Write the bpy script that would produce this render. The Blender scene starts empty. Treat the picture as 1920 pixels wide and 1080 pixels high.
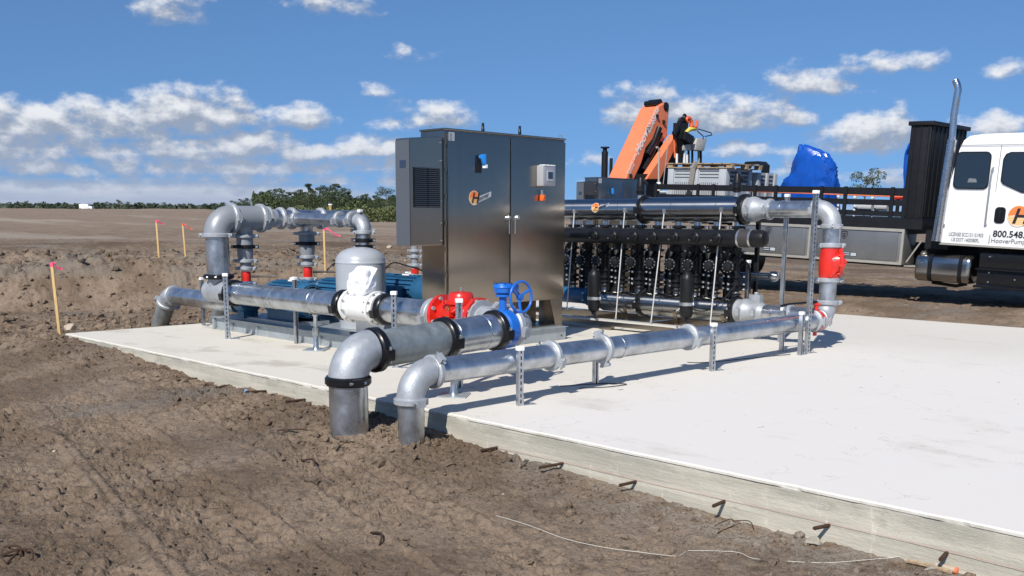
import bpy, bmesh, math, random
import numpy as np
from mathutils import Vector, Matrix
PI = math.pi
scene = bpy.context.scene
random.seed(7)

# ---------------------------------------------------------------- camera
FPX, CYP, PITCH, ROLL, YAW, EYE = 1874.4, 750.87, .179611, .0059478, .7803877, 1.55
fw = np.array([math.cos(YAW)*math.cos(PITCH), math.sin(YAW)*math.cos(PITCH), -math.sin(PITCH)])
rt0 = np.array([math.sin(YAW), -math.cos(YAW), 0.0])
up0 = np.cross(rt0, fw)
rt = rt0*math.cos(ROLL)+up0*math.sin(ROLL)
up = -rt0*math.sin(ROLL)+up0*math.cos(ROLL)
CAM = np.array([0, 0, EYE])
cd = bpy.data.cameras.new('camera')
cam = bpy.data.objects.new('camera', cd)
scene.collection.objects.link(cam)
cam.matrix_world = Matrix(((rt[0], up[0], -fw[0], 0), (rt[1], up[1], -fw[1], 0), (rt[2], up[2], -fw[2], EYE), (0, 0, 0, 1)))
cd.sensor_fit = 'HORIZONTAL'
cd.sensor_width = 36
cd.lens = FPX/1920*36
cd.shift_y = (CYP-540)/1920
cd.clip_start = .1
cd.clip_end = 9000
scene.camera = cam

# ---------------------------------------------------------------- exposure, sun, sky
scene.view_settings.view_transform = 'Standard'
scene.view_settings.look = 'None'
scene.view_settings.exposure = 0.12
scene.view_settings.gamma = 1
SUN_EL, SUN_AZ = math.radians(42.5), math.atan2(-.40, -.917)   # direction towards the sun
sl = bpy.data.lights.new('sun', 'SUN')
sl.energy = 5.0
sl.angle = math.radians(.5)
sl.color = (1, .955, .89)
so = bpy.data.objects.new('sun', sl)
scene.collection.objects.link(so)
sv = Vector((math.cos(SUN_EL)*math.cos(SUN_AZ), math.cos(SUN_EL)*math.sin(SUN_AZ), math.sin(SUN_EL)))
so.rotation_euler = sv.to_track_quat('Z', 'Y').to_euler()
so.location = (-10, -5, 20)

def ray(x, y):
    return (x-960)/FPX*rt-(y-CYP)/FPX*up+fw
def AZ(x, y, z=0.):
    d = ray(x, y); return CAM+d*((z-EYE)/d[2])
def AX(x, y, X):
    d = ray(x, y); return CAM+d*(X/d[0])
def AY(x, y, Y):
    d = ray(x, y); return CAM+d*(Y/d[1])

world = bpy.data.worlds.new('World')
scene.world = world
world.use_nodes = True
nt = world.node_tree
nt.nodes.clear()
N = nt.nodes.new
L = nt.links.new

def mth(t, op, a, b=None, c=None, clamp=False):
    n = t.nodes.new('ShaderNodeMath'); n.operation = op; n.use_clamp = clamp
    for i, v in enumerate((a, b, c)):
        if v is None: continue
        if isinstance(v, (int, float)): n.inputs[i].default_value = v
        else: t.links.new(v, n.inputs[i])
    return n.outputs[0]

# clouds: (x, y, rx, ry, strength) read off the photograph and turned into azimuth / elevation
CL = [(60, 232, 130, 26, 1.1), (215, 232, 110, 28, 1.05), (350, 218, 85, 34, 1.15), (455, 225, 60, 18, .8), (570, 224, 42, 17, 1.), (205, 190, 62, 9, .55),
      (45, 280, 100, 22, 1.), (200, 288, 38, 15, .85), (330, 288, 85, 17, 1.), (480, 276, 60, 22, 1.1), (570, 290, 70, 16, .95), (690, 280, 60, 16, 1.),
      (100, 318, 190, 14, .8), (420, 316, 190, 16, .9), (650, 312, 120, 14, .8), (60, 348, 200, 10, .5), (250, 345, 160, 12, .55), (520, 340, 250, 12, .6),
      (320, 14, 46, 28, .75), (620, 8, 58, 22, .7), (712, 172, 26, 12, .7), (745, 205, 22, 12, .65), (830, 224, 45, 20, .9), (775, 106, 32, 12, .5), (750, 235, 30, 12, .5),
      (1218, 175, 55, 14, .8), (1195, 222, 48, 20, .95), (1350, 220, 110, 26, 1.05), (1430, 208, 60, 20, .85), (1493, 222, 34, 13, .9), (1388, 284, 42, 13, .85), (1105, 302, 30, 11, .6),
      (1515, 155, 52, 20, .8), (1458, 148, 18, 16, .6), (1600, 168, 45, 10, .5), (1642, 125, 50, 16, .75), (1735, 120, 24, 16, .55), (1888, 130, 30, 12, .6), (1683, 212, 17, 12, .5),
      (1632, 258, 54, 30, 1.2), (1545, 278, 55, 15, .75), (1700, 268, 60, 14, .8), (1855, 240, 44, 18, 1.), (1655, 338, 80, 14, .6), (1180, 345, 60, 12, .5), (1480, 320, 60, 12, .5)]
grp = bpy.data.node_groups.new('cloud_density', 'ShaderNodeTree')
grp.interface.new_socket('Az', in_out='INPUT', socket_type='NodeSocketFloat')
grp.interface.new_socket('El', in_out='INPUT', socket_type='NodeSocketFloat')
grp.interface.new_socket('D', in_out='OUTPUT', socket_type='NodeSocketFloat')
gi = grp.nodes.new('NodeGroupInput'); go_ = grp.nodes.new('NodeGroupOutput')
az, el = gi.outputs[0], gi.outputs[1]
cmb = grp.nodes.new('ShaderNodeCombineXYZ')
grp.links.new(az, cmb.inputs[0]); grp.links.new(el, cmb.inputs[1])
acc = None
for (cx, cy, rx, ry, w) in CL:
    w *= 1.0 if cx < 720 and cy > 185 else .88
    d = ray(cx, cy); d = d/np.linalg.norm(d)
    a0, e0 = math.atan2(d[1], d[0]), math.asin(d[2])
    sx, sy = FPX/rx*.58, FPX/ry*.54
    mp = grp.nodes.new('ShaderNodeVectorMath'); mp.operation = 'MULTIPLY_ADD'
    grp.links.new(cmb.outputs[0], mp.inputs[0])
    mp.inputs[1].default_value = (sx, sy, 0); mp.inputs[2].default_value = (-a0*sx, -e0*sy, 0)
    # flat bases: squeeze the lower half of every cloud
    mn = grp.nodes.new('ShaderNodeVectorMath'); mn.operation = 'MINIMUM'; grp.links.new(mp.outputs[0], mn.inputs[0]); mn.inputs[1].default_value = (9, 0, 9)
    ma = grp.nodes.new('ShaderNodeVectorMath'); ma.operation = 'MULTIPLY_ADD'; grp.links.new(mn.outputs[0], ma.inputs[0]); ma.inputs[1].default_value = (0, .55, 0); grp.links.new(mp.outputs[0], ma.inputs[2])
    ln = grp.nodes.new('ShaderNodeVectorMath'); ln.operation = 'DOT_PRODUCT'
    grp.links.new(ma.outputs[0], ln.inputs[0]); grp.links.new(ma.outputs[0], ln.inputs[1])
    v = mth(grp, 'MULTIPLY_ADD', ln.outputs['Value'], -w, w)
    acc = v if acc is None else mth(grp, 'SMOOTH_MAX', acc, v, .3)
acc = mth(grp, 'MAXIMUM', acc, -1.2)
sc = grp.nodes.new('ShaderNodeVectorMath'); sc.operation = 'MULTIPLY'
grp.links.new(cmb.outputs[0], sc.inputs[0]); sc.inputs[1].default_value = (1, 1.55, 1)
def gn(scale, det, rough=.6, ty='FBM'):
    n = grp.nodes.new('ShaderNodeTexNoise'); n.noise_dimensions = '3D'; n.noise_type = ty
    n.inputs['Scale'].default_value = scale; n.inputs['Detail'].default_value = det; n.inputs['Roughness'].default_value = rough
    grp.links.new(sc.outputs[0], n.inputs['Vector']); return n.outputs[0]
n1 = mth(grp, 'MULTIPLY_ADD', gn(34, 9, .58), 2.6, -1.34)
# low stratus sheet close to the horizon
lay = grp.nodes.new('ShaderNodeVectorMath'); lay.operation = 'MULTIPLY'
grp.links.new(cmb.outputs[0], lay.inputs[0]); lay.inputs[1].default_value = (1, 7, 1)
nl = grp.nodes.new('ShaderNodeTexNoise'); nl.inputs['Scale'].default_value = 9; nl.inputs['Detail'].default_value = 6
grp.links.new(lay.outputs[0], nl.inputs['Vector'])
low = mth(grp, 'MULTIPLY', el, -26.)
azf = mth(grp, 'MULTIPLY_ADD', az, 4.5, -3.7, clamp=True)      # more of it to the left
low = mth(grp, 'ADD', low, mth(grp, 'MULTIPLY_ADD', azf, .7, .45))
low = mth(grp, 'MULTIPLY_ADD', nl.outputs[0], 1.5, mth(grp, 'SUBTRACT', low, .5))
tot = mth(grp, 'MAXIMUM', mth(grp, 'ADD', acc, n1), low)
grp.links.new(tot, go_.inputs[0])

geo = N('ShaderNodeNewGeometry')
sep = N('ShaderNodeSeparateXYZ')
neg = N('ShaderNodeVectorMath'); neg.operation = 'SCALE'; neg.inputs['Scale'].default_value = -1
L(geo.outputs['Incoming'], neg.inputs[0]); L(neg.outputs[0], sep.inputs[0])
wa = mth(nt, 'ARCTAN2', sep.outputs[1], sep.outputs[0])
we = mth(nt, 'ARCSINE', sep.outputs[2])
g1 = N('ShaderNodeGroup'); g1.node_tree = grp; L(wa, g1.inputs[0]); L(we, g1.inputs[1])
g2 = N('ShaderNodeGroup'); g2.node_tree = grp
L(mth(nt, 'ADD', wa, .004), g2.inputs[0]); L(mth(nt, 'ADD', we, .0115), g2.inputs[1])
def smooth(t, v, a, b):
    n = t.nodes.new('ShaderNodeMapRange'); n.interpolation_type = 'SMOOTHSTEP'
    n.inputs[1].default_value = a; n.inputs[2].default_value = b
    t.links.new(v, n.inputs[0]); return n.outputs[0]
alpha = smooth(nt, g1.outputs[0], .02, .95)
lit = smooth(nt, mth(nt, 'SUBTRACT', mth(nt, 'MINIMUM', g1.outputs[0], 1.6), g2.outputs[0]), -.28, .9)
cr = N('ShaderNodeMix'); cr.data_type = 'RGBA'
L(lit, cr.inputs[0]); cr.inputs[6].default_value = (.29, .345, .45, 1); cr.inputs[7].default_value = (.76, .78, .82, 1)
farf = smooth(nt, we, .10, -.005)
cr2 = N('ShaderNodeMix'); cr2.data_type = 'RGBA'
L(mth(nt, 'MULTIPLY', farf, .72), cr2.inputs[0]); L(cr.outputs[2], cr2.inputs[6]); cr2.inputs[7].default_value = (.34, .42, .58, 1)
sky = N('ShaderNodeTexSky'); sky.sky_type = 'NISHITA'; sky.sun_disc = False
sky.sun_elevation = SUN_EL
sky.sun_rotation = math.atan2(sv.x, sv.y)
sky.air_density = 1.0; sky.dust_density = .3; sky.ozone_density = 2.0; sky.altitude = 0
# the view only ever meets clear upper air: sample the sky model a little above the true elevation
skv = N('ShaderNodeVectorMath'); skv.operation = 'MULTIPLY_ADD'
L(neg.outputs[0], skv.inputs[0]); skv.inputs[1].default_value = (1, 1, .85); skv.inputs[2].default_value = (0, 0, .17)
skn = N('ShaderNodeVectorMath'); skn.operation = 'NORMALIZE'; L(skv.outputs[0], skn.inputs[0]); L(skn.outputs[0], sky.inputs[0])
bg1 = N('ShaderNodeBackground'); bg1.inputs[1].default_value = .088
tint = N('ShaderNodeMix'); tint.data_type = 'RGBA'; tint.blend_type = 'MULTIPLY'; tint.inputs[0].default_value = 1
L(sky.outputs[0], tint.inputs[6]); tint.inputs[7].default_value = (.72, .99, 1.25, 1); L(tint.outputs[2], bg1.inputs[0])
bg2 = N('ShaderNodeBackground'); bg2.inputs[1].default_value = 1.0; L(cr2.outputs[2], bg2.inputs[0])
mx = N('ShaderNodeMixShader'); L(alpha, mx.inputs[0]); L(bg1.outputs[0], mx.inputs[1]); L(bg2.outputs[0], mx.inputs[2])
wo = N('ShaderNodeOutputWorld'); L(mx.outputs[0], wo.inputs[0])

# ---------------------------------------------------------------- materials
def mat(name, col, rough=.5, metal=0., var=.0, vscale=8., bump=0., bscale=60., dark=None, stretch=(1, 1, 1), rvar=0., coat=0., spec=None, aniso=0., tang=None):
    m = bpy.data.materials.new(name); m.use_nodes = True
    t = m.node_tree; b = t.nodes['Principled BSDF']
    b.inputs['Roughness'].default_value = rough
    b.inputs['Metallic'].default_value = metal
    b.inputs['Base Color'].default_value = (*col, 1)
    if coat: b.inputs['Coat Weight'].default_value = coat
    if spec is not None: b.inputs['Specular IOR Level'].default_value = spec
    tc = t.nodes.new('ShaderNodeTexCoord'); mp = t.nodes.new('ShaderNodeMapping')
    mp.inputs['Scale'].default_value = stretch
    t.links.new(tc.outputs['Object'], mp.inputs[0])
    if var or dark or rvar:
        n = t.nodes.new('ShaderNodeTexNoise'); n.inputs['Scale'].default_value = vscale; n.inputs['Detail'].default_value = 6
        n.inputs['Roughness'].default_value = .65
        t.links.new(mp.outputs[0], n.inputs['Vector'])
        r = t.nodes.new('ShaderNodeValToRGB')
        r.color_ramp.elements[0].position = .32; r.color_ramp.elements[1].position = .68
        lo = dark if dark else tuple(c*(1-var) for c in col)
        hi = tuple(min(1, c*(1+var*.6)) for c in col)
        r.color_ramp.elements[0].color = (*lo, 1); r.color_ramp.elements[1].color = (*hi, 1)
        t.links.new(n.outputs[0], r.inputs[0]); t.links.new(r.outputs[0], b.inputs['Base Color'])
        if rvar:
            rr = t.nodes.new('ShaderNodeMapRange')
            rr.inputs[1].default_value = .3; rr.inputs[2].default_value = .7
            rr.inputs[3].default_value = rough-rvar; rr.inputs[4].default_value = rough+rvar
            t.links.new(n.outputs[0], rr.inputs[0]); t.links.new(rr.outputs[0], b.inputs['Roughness'])
    if bump:
        n2 = t.nodes.new('ShaderNodeTexNoise'); n2.inputs['Scale'].default_value = bscale; n2.inputs['Detail'].default_value = 4
        t.links.new(mp.outputs[0], n2.inputs['Vector'])
        bp = t.nodes.new('ShaderNodeBump'); bp.inputs['Strength'].default_value = bump; bp.inputs['Distance'].default_value = .01
        t.links.new(n2.outputs[0], bp.inputs['Height']); t.links.new(bp.outputs[0], b.inputs['Normal'])
    if aniso:
        b.inputs['Anisotropic'].default_value = aniso
        if tang == 'h':     # grain runs vertically: spread reflections sideways
            g = t.nodes.new('ShaderNodeNewGeometry'); x = t.nodes.new('ShaderNodeVectorMath'); x.operation = 'CROSS_PRODUCT'
            t.links.new(g.outputs['True Normal'], x.inputs[0]); x.inputs[1].default_value = (.02, .01, 1); t.links.new(x.outputs[0], b.inputs['Tangent'])
        else:
            x = t.nodes.new('ShaderNodeCombineXYZ')
            for i in range(3): x.inputs[i].default_value = tang[i]
            t.links.new(x.outputs[0], b.inputs['Tangent'])
    return m

M = {}
M['galv'] = mat('galvanised_steel', (.54, .565, .59), .31, .92, .32, 5.5, .06, 22, rvar=.08)
M['galv_dull'] = mat('weathered_galvanised', (.30, .33, .33), .48, .55, .3, 7, .15, 40, rvar=.1)
M['cast'] = mat('cast_fitting_grey', (.39, .41, .43), .48, .35, .16, 10, .3, 90, rvar=.08)
M['greypaint'] = mat('grey_primer_paint', (.27, .285, .30), .38, .15, .08, 6, .1, 50)
M['tank'] = mat('tank_grey_paint', (.36, .385, .41), .34, 0, .06, 3, .03, 80)
M['black'] = mat('black_enamel', (.009, .009, .010), .3, 0, .3, 20, spec=.4)
M['rubber'] = mat('black_plastic', (.009, .0095, .011), .42, 0, .3, 12, .05, spec=.3)
M['blackmatte'] = mat('black_steel_paint', (.009, .010, .012), .5, 0, .3, 5, .06, 30, spec=.3)
M['bolt'] = mat('zinc_bolt', (.62, .62, .60), .3, .9, .1, 30)
M['red'] = mat('red_epoxy', (.62, .022, .012), .3, 0, .14, 9, .05, 60, coat=.3)
M['blue'] = mat('blue_epoxy', (.012, .13, .52), .32, 0, .12, 9, .04, 60, coat=.3)
M['motor'] = mat('motor_blue_paint', (.02, .10, .20), .42, 0, .2, 8, .08, 60)
M['navy'] = mat('navy_flange_paint', (.015, .03, .12), .4)
M['white'] = mat('white_enamel', (.72, .72, .70), .4, 0, .07, 6)
M['whitecap'] = mat('white_plastic_cap', (.82, .82, .80), .45)
M['bagmat'] = mat('white_plastic_film', (.80, .81, .83), .32, 0, .04, 10)
M['stain'] = mat('brushed_stainless', (.34, .295, .245), .25, 1, .03, 1.2, stretch=(9, 9, .25), rvar=.015, aniso=.75, tang='h')
M['polish'] = mat('polished_stainless', (.42, .42, .42), .26, 1, .10, 3, stretch=(1, .3, 1), rvar=.03, aniso=.93, tang=(0, 1, 0))
M['aluminium'] = mat('diamond_aluminium', (.30, .30, .29), .42, .75, .1, 2, .05, 60)
M['truckwhite'] = mat('white_truck_paint', (.80, .80, .79), .22, 0, .02, 2, coat=.6)
M['glass'] = mat('dark_window_glass', (.012, .016, .02), .04, 0, coat=1.)
M['chrome'] = mat('chrome_exhaust', (.60, .60, .61), .16, 1, .08, 12, .25, 70)
M['fuel'] = mat('stainless_fuel_tank', (.34, .33, .32), .22, 1, .1, 2, stretch=(6, 1, 6))
M['orange'] = mat('orange_crane_paint', (.74, .20, .088), .40, 0, .10, 3, .03, 20)
M['tarp'] = mat('blue_tarpaulin', (.005, .072, .38), .28, 0, .18, 7, .9, 5)
M['bin'] = mat('grey_bin_plastic', (.40, .42, .44), .5, 0, .06, 5)
M['slot'] = mat('bin_slot_shadow_plastic', (.06, .065, .07), .6)
M['wood'] = mat('pallet_wood', (.36, .26, .16), .8, 0, .35, 5, .3, 50, stretch=(1, 8, 8))
M['stake'] = mat('pine_stake_wood', (.60, .40, .17), .75, 0, .2, 12, .2, 60, stretch=(6, 6, 1))
M['pink'] = mat('pink_flagging_tape', (.85, .10, .22), .4)
M['coral'] = mat('coral_flagging_tape', (.85, .14, .08), .4)
M['rust'] = mat('rusty_rebar', (.065, .034, .02), .85, .2, .4, 40, .4, 120)
M['twine'] = mat('white_twine', (.72, .70, .62), .8)
M['mason'] = mat('faded_red_line', (.50, .26, .19), .8)
M['rock'] = mat('pale_limestone', (.46, .38, .28), .9, 0, .25, 8, .5, 30)
M['strap'] = mat('grey_strap_webbing', (.28, .26, .23), .8)
M['canvas'] = mat('grey_control_box_paint', (.42, .41, .38), .6, 0, .15, 12)
M['yellow'] = mat('yellow_strap', (.75, .60, .10), .6)
M['screen'] = mat('lcd_screen_glass', (.03, .045, .08), .15)
M['trim'] = mat('aluminium_trim', (.46, .43, .37), .5, .5, .1, 6)
M['ink'] = mat('black_ink', (.015, .015, .02), .5)
M['greyink'] = mat('grey_ink', (.16, .17, .18), .5)
M['whiteink'] = mat('white_ink', (.78, .78, .76), .5)
M['logo_orange'] = mat('sun_decal_orange', (.80, .20, .05), .4)
M['logo_yellow'] = mat('sun_decal_yellow', (.85, .42, .08), .4)
M['logo_cream'] = mat('decal_cream', (.75, .62, .48), .4)
M['amber'] = mat('amber_lens', (.8, .25, .03), .3)
M['ribbon'] = mat('decal_grey_ribbon', (.42, .45, .48), .4)
M['pump_dark'] = mat('cast_pump_navy', (.03, .06, .11), .45, 0, .2, 10, .1)
M['skidmat'] = mat('galvanised_skid', (.40, .44, .46), .45, .5, .2, 6, .1, 30)
M['stone_white'] = mat('small_white_pebbles', (.55, .5, .42), .9)

# ---------------------------------------------------------------- mesh helpers
def V3(a): return np.array(a, float)
def unit(v):
    v = V3(v); return v/np.linalg.norm(v)
def frame(ax, hint=None):
    a = unit(ax)
    h = V3(hint) if hint is not None else (V3((0, 0, 1)) if abs(a[2]) < .9 else V3((1, 0, 0)))
    u = unit(h-a*np.dot(h, a)); v = np.cross(a, u)
    return a, u, v

class MB:
    def __init__(s): s.v = []; s.f = []
    def add(s, vs, fs):
        k = len(s.v); s.v += [tuple(map(float, p)) for p in vs]; s.f += [tuple(i+k for i in f) for f in fs]; return s
    def box(s, c, size, ux=(1, 0, 0), uz=(0, 0, 1)):
        ux = unit(ux); uz = V3(uz); uz = unit(uz-ux*np.dot(ux, uz)); uy = np.cross(uz, ux); c = V3(c)
        vs = [c+ux*size[0]/2*i+uy*size[1]/2*j+uz*size[2]/2*k for i in (-1, 1) for j in (-1, 1) for k in (-1, 1)]
        return s.add(vs, [(0, 1, 3, 2), (4, 6, 7, 5), (0, 4, 5, 1), (2, 3, 7, 6), (0, 2, 6, 4), (1, 5, 7, 3)])
    def bb(s, a, b):
        a = V3(a); b = V3(b); return s.box((a+b)/2, np.abs(b-a))
    def lathe(s, c, ax, prof, seg=24, caps=True, hint=None):
        a, u, v = frame(ax, hint); c = V3(c); vs = []; fs = []
        n = len(prof)
        for (t, r) in prof:
            for k in range(seg):
                th = 2*PI*k/seg; vs.append(c+a*t+(u*math.cos(th)+v*math.sin(th))*max(r, 1e-4))
        for i in range(n-1):
            for k in range(seg):
                k2 = (k+1) % seg; fs.append((i*seg+k, i*seg+k2, (i+1)*seg+k2, (i+1)*seg+k))
        if caps: fs.append(tuple(range(seg))[::-1]); fs.append(tuple((n-1)*seg+k for k in range(seg)))
        return s.add(vs, fs)
    def cyl(s, p0, p1, r0, r1=None, seg=20):
        p0 = V3(p0); p1 = V3(p1); r1 = r0 if r1 is None else r1; Ln = np.linalg.norm(p1-p0)
        return s.lathe(p0, p1-p0, [(0, r0), (Ln, r1)], seg)
    def tube(s, pts, r, seg=12, caps=True):
        pts = [V3(p) for p in pts]; n = len(pts); rs = r if isinstance(r, (list, tuple)) else [r]*n
        vs = []; fs = []; u = None
        for i, p in enumerate(pts):
            t = unit(pts[min(i+1, n-1)]-pts[max(i-1, 0)])
            if u is None: _, u, w = frame(t)
            else:
                u = unit(u-t*np.dot(u, t)); w = np.cross(t, u)
            for k in range(seg):
                th = 2*PI*k/seg; vs.append(p+(u*math.cos(th)+w*math.sin(th))*rs[i])
        for i in range(n-1):
            for k in range(seg):
                k2 = (k+1) % seg; fs.append((i*seg+k, i*seg+k2, (i+1)*seg+k2, (i+1)*seg+k))
        if caps: fs.append(tuple(range(seg))[::-1]); fs.append(tuple((n-1)*seg+k for k in range(seg)))
        return s.add(vs, fs)
    def elbow(s, corner, din, dout, R, r, seg=28, n=12):
        # bend that arrives along din at 'corner' and leaves along dout
        din = unit(din); dout = unit(dout); c = V3(corner)
        ang = math.acos(max(-1, min(1, np.dot(din, dout)))); tl_ = R*math.tan(ang/2)
        st = c-din*tl_; nrm = unit(dout-din*np.dot(din, dout)); cen = st+nrm*R
        pts = [cen+(-nrm*math.cos(ang*i/n)+din*math.sin(ang*i/n))*R for i in range(n+1)]
        s.tube(pts, r, seg); return pts[0], pts[-1]
    def prism(s, poly, off):
        poly = [V3(p) for p in poly]; off = V3(off); n = len(poly)
        vs = poly+[p+off for p in poly]
        fs = [tuple(range(n))[::-1], tuple(range(n, 2*n))]+[(i, (i+1) % n, (i+1) % n+n, i+n) for i in range(n)]
        return s.add(vs, fs)
    def torus(s, c, ax, R, r, seg=32, ms=10):
        a, u, v = frame(ax); c = V3(c)
        vs = []; fs = []
        for i in range(seg):
            th = 2*PI*i/seg; d = u*math.cos(th)+v*math.sin(th)
            for k in range(ms):
                ph = 2*PI*k/ms; vs.append(c+d*(R+r*math.cos(ph))+a*r*math.sin(ph))
        for i in range(seg):
            for k in range(ms):
                i2 = (i+1) % seg; k2 = (k+1) % ms
                fs.append((i*ms+k, i2*ms+k, i2*ms+k2, i*ms+k2))
        return s.add(vs, fs)
    def build(s, name, m, parent=None, bevel=0., smooth=True, sharp=35):
        me = bpy.data.meshes.new(name); o = bpy.data.objects.new(name, me)
        off = parent_world(parent) if parent else V3((0, 0, 0))
        vv = V3(s.v)
        if not parent:
            base = V3(((vv[:, 0].min()+vv[:, 0].max())/2, (vv[:, 1].min()+vv[:, 1].max())/2, vv[:, 2].min())); off = base; o.location = base
        me.from_pydata([tuple(p) for p in (vv-off)], [], s.f)
        bm = bmesh.new(); bm.from_mesh(me)
        bmesh.ops.recalc_face_normals(bm, faces=bm.faces)
        if bevel:
            es = [e for e in bm.edges if len(e.link_faces) == 2 and e.calc_face_angle(0) > .6]
            bmesh.ops.bevel(bm, geom=es, offset=bevel, segments=2, profile=.6, affect='EDGES', clamp_overlap=True)
        bm.to_mesh(me); bm.free()
        if smooth:
            me.shade_smooth(); me.set_sharp_from_angle(angle=math.radians(sharp))
        me.materials.append(m if not isinstance(m, str) else M[m])
        scene.collection.objects.link(o)
        if parent:
            o.parent = parent
        return o
WL = {}
def parent_world(p):
    w = V3((0, 0, 0))
    while p is not None:
        w = w+V3(p.location); p = p.parent
    return w
def thing(name, label, cat, loc, group=None):
    o = bpy.data.objects.new(name, None); scene.collection.objects.link(o)
    o.empty_display_size = .2
    o.location = tuple(map(float, loc)); o['label'] = label; o['category'] = cat
    if group: o['group'] = group
    return o
def tag(o, label, cat, group=None, kind=None):
    if label: o['label'] = label
    if cat: o['category'] = cat
    if group: o['group'] = group
    if kind: o['kind'] = kind
    return o
def children(o): return [c for c in scene.collection.objects if c.parent == o]
def copy_tree(o, parent=None):
    c = o.copy(); scene.collection.objects.link(c)
    if parent: c.parent = parent
    for ch in children(o): copy_tree(ch, c)
    return c
def coupling(par, c, ax, r, w=.075, m='cast', ear=None, bm='bolt', name='coupling', h=.032):
    a, u, v = frame(ax, ear); mb = MB()
    mb.lathe(c, a, [(-w/2, r-.004), (-w/2, r+h*.55), (-w*.36, r+h*.8), (-w*.30, r+h), (w*.30, r+h), (w*.36, r+h*.8), (w/2, r+h*.55), (w/2, r-.004)], 32, True)
    for sgn in (-1, 1):
        cc = V3(c)+u*sgn*(r+h+.012)
        mb.box(cc, (w*.85, .05+r*.25, .045+r*.06), ux=a, uz=u)
    o = mb.build(name, m, par, bevel=0)
    for sgn in (-1, 1):
        b = MB(); cc = V3(c)+u*sgn*(r+h+.022)
        b.cyl(cc-v*(.045+r*.16), cc+v*(.045+r*.16), (.0125 if m == 'rubber' else .0085)+r*.02, seg=8)
        b.build('bolt', bm, o)
    return o
def text_mesh(s, size, org, xd, yd, m, parent, name, shear=0., mapfn=None, ext=.0015, align='LEFT', bold=0., spacing=1., xs=1.):
    cu = bpy.data.curves.new(name, 'FONT'); cu.body = s; cu.size = size; cu.shear = shear; cu.extrude = ext; cu.offset = bold
    cu.align_x = align; cu.resolution_u = 3; cu.space_character = spacing
    to = bpy.data.objects.new(name, cu); scene.collection.objects.link(to)
    dg = bpy.context.evaluated_depsgraph_get()
    me = bpy.data.meshes.new_from_object(to.evaluated_get(dg))
    bpy.data.objects.remove(to)
    xd = unit(xd); yd = unit(yd); zd = np.cross(xd, yd); off = parent_world(parent)
    for vt in me.vertices:
        p = V3(vt.co); p[0] *= xs
        if mapfn: q = mapfn(p)
        else: q = V3(org)+xd*p[0]+yd*p[1]+zd*p[2]
        vt.co = tuple(q-off)
    me.name = name; me.materials.clear(); me.materials.append(M[m])
    o = bpy.data.objects.new(name, me); scene.collection.objects.link(o); o.parent = parent
    return o
# ---------------------------------------------------------------- terrain
def h2(ix, iy, seed):
    n = (ix.astype(np.int64)*374761393+iy.astype(np.int64)*668265263+seed*2147483647) & 0xffffffff
    n = ((n ^ (n >> 13))*1274126177) & 0xffffffff
    n = (n ^ (n >> 16)) & 0xffff
    return n.astype(np.float64)/65535.
def vnoise(x, y, seed=0):
    ix = np.floor(x); iy = np.floor(y); fx = x-ix; fy = y-iy
    fx = fx*fx*fx*(fx*(fx*6-15)+10); fy = fy*fy*fy*(fy*(fy*6-15)+10)
    a = h2(ix, iy, seed); b = h2(ix+1, iy, seed); c = h2(ix, iy+1, seed); d = h2(ix+1, iy+1, seed)
    return (a*(1-fx)+b*fx)*(1-fy)+(c*(1-fx)+d*fx)*fy
def fbm(x, y, o=4, seed=0, g=.5):
    s = 0; a = 1; t = 0
    for i in range(o):
        ca, sa = math.cos(.7*i+.3), math.sin(.7*i+.3)
        s = s+a*vnoise((x*ca-y*sa)*2**i, (x*sa+y*ca)*2**i, seed+i*17); t += a; a *= g
    return s/t*2-1
def worley(x, y, seed=0):
    ix = np.floor(x); iy = np.floor(y); d = np.full(x.shape, 9.)
    for i in (-1, 0, 1):
        for j in (-1, 0, 1):
            cx = ix+i; cy = iy+j
            px = cx+h2(cx, cy, seed); py = cy+h2(cx, cy, seed+5)
            r = .35+.65*h2(cx, cy, seed+9)
            d = np.minimum(d, np.hypot(x-px, y-py)/r)
    return d
def sst(a, b, x):
    t = np.clip((x-a)/(b-a), 0, 1); return t*t*(3-2*t)
SX0, SX1, SY0, SY1 = 5.28, 15.9, -3.2, 13.68
EDGEY = [-8, 0, 2, 3, 4, 4.8, 5.6, 6.1, 6.9, 7.8, 9.75, 11.66, 12.8, 13.7, 16, 20]
EDGEZ = [-.32, -.31, -.29, -.31, -.275, -.245, -.215, -.16, -.15, -.185, -.215, -.12, -.06, -.05, -.12, -.2]
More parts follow.
